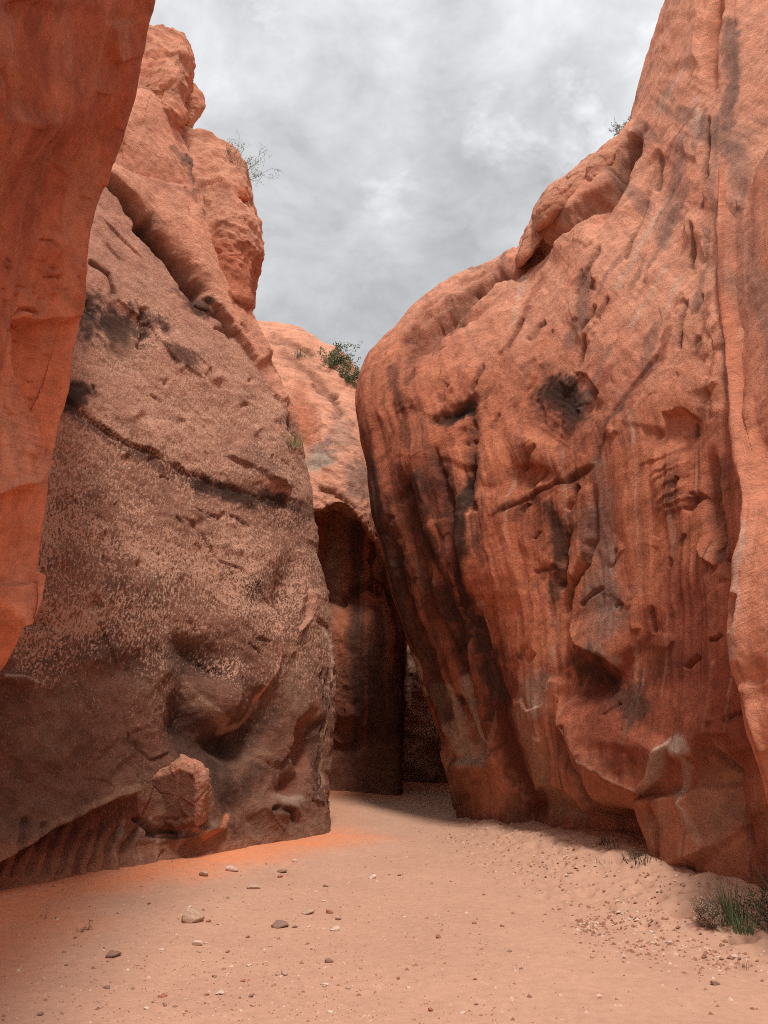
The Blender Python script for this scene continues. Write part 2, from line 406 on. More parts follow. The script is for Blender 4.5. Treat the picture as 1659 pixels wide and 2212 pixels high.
back1 = ctrl[-1] + np.array((-.5, 1.2, .15)); back2 = ctrl[-1] + np.array((-3.5, 6, .2))
ctrl = np.concatenate([ctrl, back1[None], back2[None]], 0)
W = Face(ctrl, base=PINK, hr=(-1,), hc=(-1, -2))
g = W.g; V, U = W.v, W.u
q = aniso(g, (3, 3.8), -35, 1.6, 5.0)
W.h += .16 * fbm(g, .45, 3, 21) + .05 * fbm(g, 1.6, 4, 22) + .018 * fbm(q, 1.0, 5, 23) + .012 * fbm(g, 9, 4, 24)
rd = fbm(aniso(g, (3, 3.8), -48, .7, 2.2), 1.0, 5, 25, ridged=True)
W.h += .06 * (rd - .3) * sstep(600, 1500, V)
_, _, wv = worley(aniso(g, (3, 3.8), -40, 1.3, 3.4), 1.0, 6); W.h += .05 * (wv - .5) * sstep(-.05, .3, fbm(g, .8, 2, 29))
W.h += .025 * (fbm(g, 4.0, 4, 30, ridged=True) - .3) * sstep(650, 900, V)
# stone colours from the top down: clean salmon stone, flaked varnish, smooth brown, dusty foot
n1 = fbm(g, .8, 4, 26); nv = 60 * n1
slab = [(160, 330), (215, 380), (265, 425), (295, 455), (330, 500), (370, 540), (395, 580), (440, 640), (560, 800)]
dS, sdS, _ = pdist(U, V, slab)
W.paint(sstep(-8, 8, sdS) * 1.0, SAL * 1.08)
W.paint(sstep(680, 1250, V + nv + (U - 300) * -.25) * (1 - sstep(-8, 8, sdS)) * .85, BROWN * 1.15 + .005)
W.paint(sstep(1230, 1560, V + nv * 1.6) * .45, BROWN * .62); W.paint(sstep(.12, .3, fbm(aniso(g, (3, 3.8), 35, .35, 1.3), 1.0, 6, 31)) * .5 * sstep(900, 1200, V), VARN_SHADE * 1.6); W.paint(sstep(.16, .34, fbm(g, 1.3, 6, 32)) * .5 * sstep(700, 1000, V), TAN * .62)
W.paint(sstep(1650, 1850, V + nv * .7) * .5, TAN * .62)
W.paint(sstep(.1, .5, fbm(g, 2.2, 4, 27)) * .3 * sstep(700, 900, V), VARN_SHADE * 1.3)
W.spk = sstep(440, 700, V + nv) * (1 - sstep(-8, 8, sdS)) * (1.0 - .66 * sstep(1280, 1600, V + nv * 1.5))
W.spk *= .75 + .5 * sstep(-.3, .3, fbm(g, 1.1, 3, 28))
W.lam += .35 * sstep(-8, 8, sdS) + .25 * sstep(1500, 1700, V)
# tilted slab crack with its gaping lip
W.step(slab, .12, 700, 2, ends=.04)
W.crack([(215, 378), (265, 428), (300, 462), (330, 505)], 6, .22, .5)
W.crack([(300, 470), (345, 520), (385, 570), (405, 610), (438, 640)], 11, .42, .85)
W.bump((400, 585), (17, 62), -.40, -32)
W.patch((425, 655), (52, 24), VARN_SHADE, .85, 35, 1.3, spk=.1); W.patch((255, 700), (105, 56), VARN_SHADE, .92, 12, 1.6, spk=.12); W.patch((400, 770), (50, 20), VARN_SHADE, .7, 30, 1.6, spk=.2); W.patch((190, 690), (40, 70), VARN_SHADE, .7, 0, 1.5, spk=.2)
W.bump((255, 690), (80, 40), -.14, 15); W.bump((265, 765), (45, 38), -.10, 0, 2, TAN * .62, .8)
W.crack([(190, 560), (235, 590), (248, 640)], 5, .10, .6); W.crack([(420, 650), (470, 690), (500, 740)], 5, .09, .4)
W.crack([(312, 660), (318, 720), (300, 760)], 6, .10, .6)
# swirl in the salmon slope under the cap
W.bump((330, 385), (90, 32), -.10, 22, 2, DEEP * 1.15 + .05, .35); W.bump((260, 400), (60, 40), .10, 25); W.step([(215, 330), (260, 370), (330, 372), (400, 405), (410, 470)], -.12, 70, 4)
W.stroke([(400, 350), (430, 400), (445, 470)], 16, VARN_SHADE, .55); W.stroke([(370, 320), (415, 360), (425, 420)], 10, GREY, .6)
# long dark ledge
led = [(130, 855), (150, 878), (185, 905), (240, 945), (300, 970), (370, 1003), (450, 1038), (500, 1062), (560, 1082), (640, 1085), (690, 1110)]
W.step(led, .04, 55, 5); W.crack(led[:6], 5, .05, .6); W.crack(led[5:9], 5, .03, .4)
W.stroke([(x, y + 12) for x, y in led], 17, VARN_SHADE * 1.2, .55, 1.6, spk=.4)
W.patch((150, 860), (50, 44), VARN_SHADE, .92, 30, 1.2, spk=.1); W.stroke([(440, 1045), (520, 1080), (600, 1090)], 20, VARN_SHADE, .75, 1.6, spk=.2); W.patch((610, 1115), (60, 34), VARN_SHADE, .6, 20); W.stroke([(600, 905), (640, 905), (655, 960)], 14, VARN_SHADE, .8)
W.bump((640, 910), (18, 30), -.25); W.bump((560, 1040), (70, 18), .08, 15); W.step([(480, 985), (530, 1010), (565, 1045), (620, 1070)], .09, 40, 3)
W.stroke([(545, 1040), (580, 1068), (620, 1070)], 5, SAL, .8); W.patch((560, 1000), (60, 50), VARN_SHADE * 1.2, .5)
for k in range(26):                                                # scattered chips and pits
    x = random.uniform(150, 640); y = random.uniform(760, 1700); r_ = random.uniform(4, 11)
    W.bump((x, y), (r_ * 1.6, r_), random.choice((-.06, -.05, .05)), random.uniform(-50, 10))
for k in range(22):
    x = random.uniform(170, 620); y = random.uniform(620, 1650); L_ = random.uniform(20, 60); a_ = R(random.choice((40, 50, 75, 20)))
    W.crack([(x, y), (x + L_ * .5 * math.cos(a_), y + L_ * .5 * math.sin(a_) + random.uniform(-5, 5)), (x + L_ * math.cos(a_), y + L_ * math.sin(a_))], 3, .05, .35)
# hanging folds above the niche on the right
fold = [(578, 1300), (592, 1365), (588, 1430), (566, 1484), (548, 1512)]
W.step(fold[::-1], .16, 60, 4); W.stroke(fold, 8, SAL * .95, .85); W.stroke([(560, 1490), (548, 1508)], 8, ORNG * 1.1, .9)
W.step([(657, 1270), (662, 1335), (632, 1360), (600, 1330)], .12, 30, 3); W.stroke([(657, 1270), (662, 1335), (632, 1360)], 5, SAL, .85)
W.bump((615, 1280), (26, 70), -.20, 8, 2, VARN_SHADE, .5); W.bump((640, 1300), (12, 60), .10, 5); W.bump((520, 1290), (40, 80), .08, 20)
W.stroke([(490, 1230), (540, 1270), (520, 1320)], 26, VARN_SHADE, .6); W.stroke([(690, 1360), (702, 1400), (700, 1450)], 4, PALE, .7)
# nose between two deep hollows, varnish and shade painted together in them
W.bump((440, 1430), (80, 38), -.18, 28, 2, VARN_SHADE, .8); W.bump((405, 1560), (36, 74), -.36, -8, 2, VARN_SHADE, .85)
W.bump((480, 1520), (48, 66), .27, 14); W.bump((500, 1600), (62, 38), -.34, -12, 2, VARN_SHADE, .85); W.bump((555, 1545), (24, 48), -.14, 10)
W.stroke([(408, 1482), (445, 1540), (480, 1576), (530, 1560), (560, 1512)], 9, TAN * .8, .7, spk=.8); W.step([(400, 1470), (445, 1545), (490, 1582), (540, 1560)], .06, 50, 4, ends=.3)
W.stroke([(370, 1250), (300, 1300), (230, 1290)], 40, VARN_SHADE, .35); W.patch((60, 1340), (60, 34), VARN_SHADE, .6); W.bump((70, 1345), (40, 16), -.12, 8)
W.patch((290, 1420), (120, 50), VARN_SHADE * 1.2, .5, 12); W.bump((250, 1450), (90, 30), -.09, -18)
W.bump((30, 1475), (50, 12), .12, 8); W.stroke([(0, 1468), (40, 1466), (75, 1476)], 5, PALE * .8, .8)
for k in range(9):                                                 # oblique ribs of the smooth brown part
    x = 20 + k * 40 + random.uniform(-25, 25); y = 1580 + random.uniform(-110, 110)
    W.step([(x - 40, y + 60), (x, y), (x + 80, y - 50 + random.uniform(-20, 20))], .035, 60, 9, ends=.35)
W.crack([(318, 1796), (350, 1806), (400, 1806), (440, 1790)], 6, .06, .3); W.bump((384, 1720), (80, 80), .12, 0, 3)
# niche by the corner, and fluted corner
W.bump((660, 1600), (22, 62), -.42, 4, 4, RED * .9, .85); W.stroke([(648, 1570), (650, 1640)], 5, SAL * .8, .6)
W.step([(600, 1660), (640, 1590), (668, 1545), (690, 1560)], .10, 40, 3)
for k, x in enumerate((684, 694, 703)): W.crack([(x + 4, 1430), (x, 1560), (x - 2, 1740)], 3.5, .07, .5)
W.stroke([(704, 1440), (700, 1560), (703, 1700)], 4, TAN, .6)
W.bump((618, 1705), (30, 20), -.16, -35, 2, DEEP, .5); W.bump((600, 1742), (48, 24), .12, 0); W.crack([(572, 1752), (596, 1746), (620, 1752), (640, 1772)], 5, .08, .6); W.stroke([(600, 1720), (640, 1735)], 16, PALE * .7, .5)
W.stroke([(556, 1660), (520, 1700), (470, 1740)], 24, VARN_SHADE * 1.3, .5); W.patch((470, 1690), (36, 50), VARN_SHADE * 1.2, .6)
# undercut along the foot
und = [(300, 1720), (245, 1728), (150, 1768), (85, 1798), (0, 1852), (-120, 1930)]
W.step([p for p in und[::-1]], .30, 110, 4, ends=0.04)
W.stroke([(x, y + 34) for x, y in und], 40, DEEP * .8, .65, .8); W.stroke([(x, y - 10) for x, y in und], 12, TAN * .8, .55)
for k in range(9):
    x = 10 + k * 33; W.crack([(x + 30, 1760 + 12 * (k % 3)), (x + 8, 1820), (x - 16, 1900)], 6, .07, .3)
for x in (262, 312, 345, 388, 300): W.stroke([(x + 12, 1770), (x, 1820), (x - 4, 1866)], 5, PALE * .62, .65)
W.bump((330, 1830), (110, 30), -.10); W.crack([(290, 1762), (330, 1792), (400, 1796)], 7, .14, .4)
W.stroke([(405, 1790), (430, 1812), (462, 1790), (476, 1764)], 8, ORNG * .9, .8); W.bump((430, 1800), (44, 14), .12, -18)
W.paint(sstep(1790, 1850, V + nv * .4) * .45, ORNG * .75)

wall_l = empty('canyon_wall', (-2.5, 9.5, 0))
tag(wall_l, 'tall sloping left rock wall, brown flaked varnish below, clean salmon stone above', 'rock wall', kind='thing')
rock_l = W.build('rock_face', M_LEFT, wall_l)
def pt_cap(g, u, v, col, nz):
    col = np.ones_like(col) * SAL * (1 + .2 * nz[..., None])
    m = sstep(-.1, .3, fbm(g, 1.6, 4, 61))[..., None] * .45; col = col * (1 - m) + RED * 1.05 * m
    m = (sstep(.2, .5, fbm(g, 3.0, 3, 62)) * .5)[..., None]; return col * (1 - m) + GREY * m
o = lump('cap_boulder', [(225, 55), (300, 58), (352, 66), (398, 80), (412, 105), (414, 160), (402, 210), (405, 262), (380, 300), (355, 335), (300, 300), (240, 275), (190, 250), (180, 120)],
     11.9, 1.5, M_LEFT, wall_l, SAL, 260, 150, .13, 1.1, 31, .55, painter=pt_cap)
o['label'] = 'blocky salmon cap rock'
o = lump('knob_boulder', [(385, 175), (412, 172), (436, 200), (441, 232), (425, 255), (410, 285), (385, 290), (370, 230)], 12.6, .6, M_LEFT, wall_l, SAL * .95, 140, 90, .05, 1.6, 33, .6, painter=pt_cap)
def pt_bul(g, u, v, col, nz):
    col = np.ones_like(col) * SAL * (1 + .22 * nz[..., None])
    m = (sstep(505, 545, v + 10 * nz - (u - 500) * .2) * .8)[..., None]; col = col * (1 - m) + RED * .95 * m  # underside shade painted in as a darker red
    m = (sstep(.15, .45, fbm(g, 2.0, 4, 63)) * .5 * (1 - sstep(440, 500, v)))[..., None]; return col * (1 - m) + GREY * m
o = lump('overhanging_bulge', [(340, 320), (405, 288), (450, 300), (500, 340), (525, 375), (536, 410), (540, 440), (556, 480), (555, 545), (550, 600), (542, 690), (520, 760), (440, 740), (380, 560), (330, 420)],
     12.9, 1.9, M_LEFT, wall_l, SAL, 300, 170, .12, 1.0, 37, .5, painter=pt_bul)
o['label'] = 'rounded bulge with dark red underside'
for oc, dd, sd in (([(462, 372), (490, 362), (515, 372), (524, 394), (500, 404), (470, 396)], 12.0, 41), ([(478, 402), (508, 392), (534, 410), (536, 436), (508, 432), (484, 420)], 11.95, 43)):
    lump('loose_block', oc, dd, .45, M_LEFT, wall_l, RED * 1.1, 90, 60, .04, 2.5, sd, .55)
def pt_blk(g, u, v, col, nz):
    col = np.ones_like(col) * (BROWN * 1.0) * (1 + .35 * nz[..., None])
    m = sstep(418, 424, u + 5 * nz)[..., None] * .9; col = col * (1 - m) + SAL * .7 * m
    m = (1 - sstep(1664, 1674, v + 8 * nz - np.abs(u - 395) * .18))[..., None] * .95; return col * (1 - m) + SAL * .9 * m  # lit right side and top painted paler than the front
o = lump('jutting_block', [(316, 1682), (345, 1660), (392, 1636), (428, 1650), (443, 1672), (446, 1720), (438, 1768), (410, 1784), (380, 1796), (345, 1790), (318, 1780), (322, 1720)],
     9.56, .50, M_LEFT, wall_l, BROWN, 240, 120, .05, 2.4, 47, .16, painter=pt_blk)
o['label'] = 'square jutting block, light on its top and right side painted pale orange'

# ================================================================== near rock on the left
edge = [(-800, 1900, 5.3), (-350, 1640, 5.4), (0, 1445, 5.4), (45, 1360, 5.4), (72, 1250, 5.4), (95, 1130, 5.35), (112, 985, 5.3), (128, 900, 5.3), (150, 770, 5.25), (172, 600, 5.2),
        (190, 470, 5.1), (240, 315, 4.95), (290, 170, 4.75), (318, 45, 4.6), (334, -40, 4.5), (390, -260, 4.3), (450, -600, 4.1)]
rows = []
for (u, v, d) in edge:
    k = float(np.clip((v + 260) / 1900, 0, 1))                      # 0 top .. 1 bottom
    e = P(u, v, d); ratio = e[0] / e[1]
    lean = 1 - k
    cols = [e + np.array((ratio * 4.5 - 1.4, 4.5, 0)), e + np.array((ratio * 1.5 - .35, 1.5, 0)), e + np.array((ratio * .4 - .05, .4, 0)), e,
            P(u - 45, v, d - .18), P(u - 130, v, d - .65), P(u - 270, v, d - 1.35 - .2 * lean), P(u - 460, v, d - 2.0 - .2 * lean)]
    last = cols[-1]; cols += [last + np.array((-1.2, -1.2, 0)), last + np.array((-4, -1.8, 0))]
    rows.append(cols)
ctrl = np.array(rows)
top = ctrl[-1].copy(); top[:, 0] -= 3; top[:, 1] += 1; top[:, 2] += .6
ctrl = np.concatenate([ctrl, top[None]], 0)
ctrl[0, :, 2] = np.minimum(ctrl[0, :, 2], -.3)
W = Face(ctrl, base=RED * 1.05, flip=True, hc=(0, 1, -1, -2), hr=(-1, -2))
g = W.g; U, V = W.u, W.v
W.h += .10 * fbm(g, .7, 3, 71) + .022 * fbm(g, 2.5, 4, 72) + .006 * fbm(g, 9, 4, 73)
W.paint(sstep(-.2, .5, fbm(g, 1.2, 4, 74)) * .5, ORNG); W.paint(sstep(.05, .5, fbm(g, 1.9, 4, 75)) * .4, DEEP)
W.paint((1 - sstep(250, 700, V)) * .35, DEEP * 1.1); W.paint(sstep(520, 900, V) * .6, ORNG * 1.25); W.paint(sstep(820, 900, V) * (1 - sstep(60, 120, U - (V - 900) * .2)) * .5 * (1 - sstep(1040, 1070, V)), SAL)  # overhang's shade painted in above, lit shoulder painted paler below
W.lam += .4 * sstep(820, 900, V) * (1 - sstep(1010, 1060, V)) + .12
W.step([(30, 690), (35, 760), (62, 850), (85, 895), (108, 960), (112, 1000)], -.26, 160, 7, ends=0.05)     # lower shoulder stands forward
W.step([(-60, 1075), (0, 1060), (55, 1052), (80, 1040), (108, 995)], .12, 90, 7, ends=0.03)
W.stroke([(-20, 1045), (45, 1040), (95, 1010)], 12, SAL, .6)
W.step([(-20, 1345), (20, 1330), (42, 1280), (56, 1236), (30, 1220)], .16, 90, 4)
W.bump((20, 1290), (34, 70), .10, 25, 2, SAL, .55)
W.step([(48, 0), (46, 90), (22, 150), (20, 260)], -.12, 60, 6); W.bump((12, 110), (16, 50), .08, 10, 2, SAL, .4)
W.step([(228, 40), (232, 95), (242, 140)], .07, 50, 4); W.crack([(28, 690), (55, 665), (90, 674)], 5, .06); W.crack([(30, 695), (60, 690), (95, 700)], 5, .06)
W.crack([(75, 510), (95, 512), (104, 528)], 3, .03); W.crack([(90, 595), (115, 592), (122, 602)], 3, .03)
W.bump((108, 525), (26, 24), .04); W.patch((110, 215), (60, 36), ORNG * 1.1, .4); W.bump((120, 240), (110, 60), .10, -35); W.bump((200, 330), (28, 130), -.10, 28)
for k in range(16):
    y = 835 + k * 14; W.step([(-30, y + 4), (30, y - 4 + 4 * math.sin(k * 2.1)), (70, y + 6), (108, y + 26)], .006, 14, 3)
for k in range(40):
    x = random.uniform(5, 170); y = random.uniform(560, 900); W.bump((x, y), (random.uniform(3, 9), random.uniform(2, 4)), -.02, random.uniform(0, 40))
W.paint(sstep(.1, .3, fbm(W.flow(1.5, .25), 1.0, 6, 171)) * .4, DEEP * 1.1); W.paint(sstep(.15, .35, fbm(W.flow(2.6, .5), 1.0, 6, 172)) * .35, SAL * .9); W.paint(sstep(.2, .32, fbm(g, 3.0, 5, 173)) * .3, SAL * .8)
W.h += .012 * (fbm(W.flow(2.2, .6), 1.0, 5, 174, ridged=True) - .3) + .012 * np.minimum(fbm(aniso(g, (.2, 1), -14, .5, 6.0), 1.0, 5, 175), 0)
for k in range(34):
    x = random.uniform(5, 300); y = random.uniform(20, 1300); L_ = random.uniform(20, 90); a_ = R(random.choice((70, 60, -20, -10, 85)) + random.uniform(-12, 12))
    W.step([(x, y), (x + L_ * .5 * math.cos(a_) + random.uniform(-6, 6), y - L_ * .5 * math.sin(a_)), (x + L_ * math.cos(a_), y - L_ * math.sin(a_))], random.uniform(.008, .025), 50, 2, ends=.3)
near_l = empty('canyon_wall', (-3.2, 5.0, 0))
tag(near_l, 'smooth dark orange overhanging rock at the left edge, cut off by the frame', 'rock wall', kind='thing')
W.build('rock_face', M_NEAR, near_l)

# ================================================================== right canyon wall
colsR = [
 [(1003, 1790, 14.2), (980, 1680, 14.2), (918, 1500, 13.8), (855, 1300, 13.4), (810, 1120, 13.2), (780, 960, 13.2), (768, 850, 13.4), (800, 765, 14.0)],
 [(1032, 1800, 13.4), (1012, 1690, 13.2), (952, 1500, 12.9), (895, 1300, 12.6), (858, 1120, 12.5), (830, 955, 12.6), (808, 830, 12.9), (835, 715, 13.9)],
 [(1100, 1810, 12.3), (1075, 1700, 12.0), (1030, 1500, 11.8), (980, 1300, 11.7), (940, 1120, 11.7), (905, 950, 11.9), (885, 800, 12.5), (905, 640, 13.9)],
 [(1210, 1835, 11.2), (1190, 1710, 10.8), (1160, 1500, 10.6), (1120, 1250, 10.6), (1080, 1050, 10.8), (1040, 850, 11.3), (1005, 700, 12.3), (1010, 575, 13.8)],
 [(1315, 1870, 10.0), (1295, 1720, 9.6), (1270, 1500, 9.5), (1250, 1250, 9.6), (1230, 1000, 9.9), (1200, 800, 10.5), (1150, 640, 11.6), (1112, 550, 13.2)],
 [(1405, 1920, 8.9), (1390, 1700, 8.6), (1380, 1450, 8.5), (1370, 1150, 8.7), (1350, 900, 9.1), (1310, 680, 9.8), (1250, 500, 10.9), (1185, 415, 12.3)],
 [(1495, 1960, 8.0), (1490, 1700, 7.8), (1480, 1450, 7.7), (1470, 1150, 7.9), (1460, 850, 8.4), (1440, 600, 9.1), (1400, 400, 10.1), (1345, 285, 11.4)],
 [(1585, 1990, 7.4), (1580, 1700, 7.2), (1570, 1400, 7.1), (1560, 1100, 7.3), (1560, 750, 7.8), (1540, 450, 8.6), (1490, 200, 9.6), (1442, 20, 10.6)],
 [(1690, 2010, 6.9), (1680, 1700, 6.7), (1670, 1400, 6.6), (1670, 1050, 6.8), (1660, 700, 7.3), (1650, 350, 8.0), (1610, 30, 8.9), (1545, -260, 9.8)],
 [(1830, 2060, 6.2), (1830, 1700, 6.1), (1830, 1400, 6.0), (1820, 1050, 6.2), (1810, 700, 6.6), (1800, 300, 7.2), (1770, -100, 8.0), (1700, -520, 8.8)],
 [(2250, 2200, 4.8), (2250, 1700, 4.7), (2250, 1400, 4.7), (2240, 1050, 4.8), (2230, 700, 5.1), (2220, 250, 5.6), (2190, -250, 6.2), (2150, -750, 6.8)]]
cols = [[P(*c) for c in col] for col in colsR]
e = np.array(cols[0])
wr = []
for dy, ex in ((7.0, 3.2), (2.4, .9), (.6, .14)):
    q = e.copy(); ratio = e[:, 0] / e[:, 1]; q[:, 1] += dy; q[:, 0] += ratio * dy + ex; wr.append(list(q))
ctrl = np.array(wr + cols)                     # (cols, rows, 3)
last = ctrl[:, -1]
b1 = last + np.array((.15, 1.2, .30)); b2 = last + np.array((.9, 4.0, .2)); b3 = last + np.array((5, 9, -.5))
ctrl = np.concatenate([ctrl, b1[:, None], b2[:, None], b3[:, None]], 1)
ctrl = np.moveaxis(ctrl, 1, 0)
W = Face(ctrl, base=RED, hc=(0, 1, -1), hr=(-1, -2))
g = W.g; U, V = W.u, W.v
RT = (-1.94, 6.3)
up_ = 1 - sstep(560, 1000, V - (U - 1000) * .15)            # the clean upper slope
st1 = aniso(g, RT, 52, .55, 3.4); st2 = aniso(g, RT, -28, .5, 3.0)
low = 1 - up_; corner = 1 - sstep(1080, 1330, U - (V - 1100) * .15)
W.h += .20 * fbm(g, .42, 3, 81) + .025 * fbm(g, 1.3, 3, 82) + .005 * fbm(g, 8, 4, 83)
fl1 = fbm(W.flow(1.1, .10), 1.0, 3, 85); fl2 = fbm(W.flow(3.0, .22), 1.0, 4, 99, ridged=True)
W.h += low * (.16 * fl1 + .045 * (fl2 - .3)) * (.35 + .65 * corner)
W.h += up_ * (.030 * (fbm(aniso(g, RT, 54, .30, 2.6), 1.0, 5, 84, ridged=True) - .3) + .05 * fbm(aniso(g, RT, 54, .2, 1.1), 1.0, 3, 86))
W.h += .020 * np.minimum(fbm(aniso(g, RT, -27, .35, 5.0), 1.0, 5, 96) + .05, 0) * sstep(.0, .3, fbm(g, .6, 2, 94)) * low
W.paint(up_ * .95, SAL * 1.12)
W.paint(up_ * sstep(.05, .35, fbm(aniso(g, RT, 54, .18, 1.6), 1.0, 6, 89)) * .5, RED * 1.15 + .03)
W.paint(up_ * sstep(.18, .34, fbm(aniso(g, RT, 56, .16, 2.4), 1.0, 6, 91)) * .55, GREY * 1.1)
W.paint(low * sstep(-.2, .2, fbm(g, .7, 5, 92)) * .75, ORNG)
for a_, b_, sd_, lo_, hi_, c_, am_ in ((1.2, .12, 151, .02, .22, DEEP * 1.0, .8), (1.7, .14, 152, .05, .22, VARN_SHADE * 1.8, .8), (4.0, .22, 153, .10, .26, VARN_SHADE * 2.4, .6), (14.0, .35, 160, .12, .24, VARN_SHADE * 2.5, .35), (3.0, .18, 154, .16, .30, ORNG * 1.2, .65), (4.2, .25, 155, .20, .34, TAN, .6), (9.0, .30, 157, .22, .36, DEEP * .8, .5)):
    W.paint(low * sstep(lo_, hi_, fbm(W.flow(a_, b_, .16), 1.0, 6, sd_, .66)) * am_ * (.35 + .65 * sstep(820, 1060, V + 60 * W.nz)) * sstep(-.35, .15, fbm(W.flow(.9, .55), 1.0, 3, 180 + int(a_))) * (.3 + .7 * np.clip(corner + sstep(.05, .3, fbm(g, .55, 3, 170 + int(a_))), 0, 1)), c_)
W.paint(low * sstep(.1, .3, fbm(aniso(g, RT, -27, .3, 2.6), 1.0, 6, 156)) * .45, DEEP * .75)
W.paint(sstep(.25, .4, fbm(g, 1.7, 5, 158)) * .5 * low, VARN_SHADE * 1.5)
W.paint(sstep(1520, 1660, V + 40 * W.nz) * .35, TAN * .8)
W.lam += (.08 + .5 * sstep(.0, .3, fbm(g, .7, 3, 93))) * (1 - .8 * up_); W.spk += .08 + .26 * up_ * sstep(-.3, .2, fbm(g, .9, 3, 159))
# corner by the passage: dark, fluted, rough
W.paint((1 - sstep(800, 985, U + 40 * W.nz - (V - 1100) * .12)) * sstep(950, 1150, V) * .35, VARN_SHADE * 1.7)
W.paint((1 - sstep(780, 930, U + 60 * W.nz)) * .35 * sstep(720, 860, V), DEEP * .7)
for a in ([(880, 1000), (900, 1150), (960, 1260), (985, 1400), (1020, 1560)], [(850, 1120), (880, 1280), (930, 1420), (975, 1600)], [(930, 960), (985, 1140), (1005, 1300)], [(830, 1200), (870, 1350), (915, 1500), (955, 1620)],
          [(905, 1180), (940, 1330), (1000, 1480), (1040, 1640)]):
    W.crack(a, 9, .09, .7)
W.step([(990, 1310), (996, 1160), (985, 1050)][::-1], .16, 70, 5); W.stroke([(1000, 1060), (1010, 1180), (1000, 1310)], 18, VARN_SHADE, .6)
W.stroke([(870, 1010), (885, 1120), (930, 1220), (960, 1330)], 26, VARN_SHADE * 1.2, .5); W.stroke([(880, 1395), (910, 1450), (918, 1500)], 4, PALE, .7)
W.stroke([(930, 1230), (985, 1260), (1000, 1320)], 20, RED * 1.1, .5)
# recessed dark channel and pale fluted panels
ch = [(1010, 1310), (1030, 1400), (1055, 1480), (1075, 1560), (1110, 1660), (1140, 1760)]
W.step([(988, 1290), (1002, 1345), (1030, 1330), (1050, 1300)], .12, 60, 6)
d, _, al = pdist(U, V, ch); W.h -= .18 * np.exp(-(d / 34) ** 2); W.stroke(ch, 40, VARN_SHADE * 1.25, .62, .7)
for a, wd in (([(955, 1490), (985, 1600), (1020, 1648)], 12), ([(990, 1470), (1005, 1560), (1035, 1640)], 12), ([(940, 1480), (955, 1560), (985, 1620)], 8), ([(1040, 1610), (1030, 1650)], 14)):
    W.stroke(a, wd, PALE * .72, .75, .7)
W.step([(1050, 1665), (1030, 1652), (1000, 1640), (965, 1630), (940, 1600)], .12, 110, 4, ends=.1); W.crack([(975, 1500), (1010, 1590), (1035, 1650)], 8, .12, .4)
W.paint(((1 - sstep(1000, 1070, U)) * sstep(1640, 1660, V) * .6), BROWN)
W.patch((1165, 1490), (34, 70), PALE * .78, .8, -5, .6); W.step([(1192, 1460), (1180, 1525), (1145, 1530), (1128, 1500)], .06, 60, 2)
W.stroke([(1120, 1550), (1170, 1600), (1180, 1690)], 34, TAN * .85, .6)
# arched recess at the foot
W.bump((1205, 1745), (60, 40), -.16, 12, 3, TAN * .78, .7); W.step([(1140, 1720), (1170, 1695), (1215, 1690), (1255, 1720), (1275, 1760)], .12, 60, 3); W.stroke([(1160, 1760), (1230, 1770)], 12, PALE * .6, .6)
# crest folds: dome and the crease below it
sk = np.array([(792, 790), (815, 745), (850, 705), (905, 650), (960, 612), (1020, 585), (1100, 562)], float)
for k in range(9):
    o_ = sk + np.array((9, 11)) * (k + .4) * np.linspace(.8, 1.15, 7)[:, None] + np.array([(random.uniform(-4, 4), random.uniform(-4, 4)) for _ in range(7)])
    a0 = random.choice((0, 0, 1, 2)); W.step(o_[a0:a0 + 5][::-1], random.uniform(.04, .08), 22, 2, ends=.25)
dome = [(905, 735), (950, 690), (1010, 632), (1065, 605), (1112, 592), (1180, 530), (1260, 450), (1330, 400), (1368, 312), (1388, 262)]
W.step(dome, .10, 60, 4, ends=.03); W.crack(dome, 11, .30, .35)
W.crack([(860, 760), (905, 700), (960, 655), (1040, 605)], 7, .14, .3); W.crack([(880, 700), (940, 640), (1000, 600), (1070, 580)], 5, .10, .2)
W.bump((940, 720), (66, 26), -.26, -42, 2, DEEP * .6, .5); W.bump((1000, 690), (60, 14), -.18, -38); W.bump((905, 765), (44, 24), -.20, -40, 2, VARN_SHADE, .4)
W.bump((1040, 650), (60, 12), .10, -38); W.h -= .08 * np.exp(-((U - 930) / 170) ** 2) * (1 - sstep(640, 800, V))
W.crack([(1325, 380), (1350, 330), (1372, 290)], 12, .30, .4); W.bump((1330, 400), (16, 52), -.30, 25); W.bump((1300, 450), (14, 40), -.2, 30)
for a in ([(1400, 430), (1375, 490), (1350, 560)], [(1240, 640), (1285, 560), (1305, 520)], [(1290, 690), (1310, 640)], [(1255, 720), (1278, 680), (1285, 660)], [(1430, 330), (1415, 420)], [(1180, 690), (1140, 740)],
          [(1530, 250), (1527, 350), (1522, 460)], [(1270, 720), (1245, 800)], [(1130, 690), (1100, 760)], [(1050, 790), (1020, 850)], [(1490, 640), (1470, 760)], [(1500, 480), (1480, 580)]):
    W.crack(a, 4, .08, .5)
W.bump((1378, 445), (14, 48), -.18, 22); W.bump((1540, 70), (14, 110), -.26, 3, 3, RED * .9, .5); W.step([(1515, 150), (1512, 60), (1516, 0), (1518, -60)], .12, 40, 3)
W.stroke([(1580, 60), (1582, 160), (1572, 260)], 22, GREY * .9, .7); W.stroke([(1548, 260), (1545, 420), (1560, 640)], 10, GREY, .5); W.stroke([(1590, 330), (1600, 480), (1590, 640)], 30, GREY * 1.1, .55)
W.stroke([(1480, 300), (1455, 420), (1430, 520)], 22, GREY * 1.2, .5); W.stroke([(1265, 600), (1255, 700), (1225, 740)], 18, GREY, .6); W.stroke([(1420, 700), (1395, 800)], 14, GREY * .9, .5, 1.8)
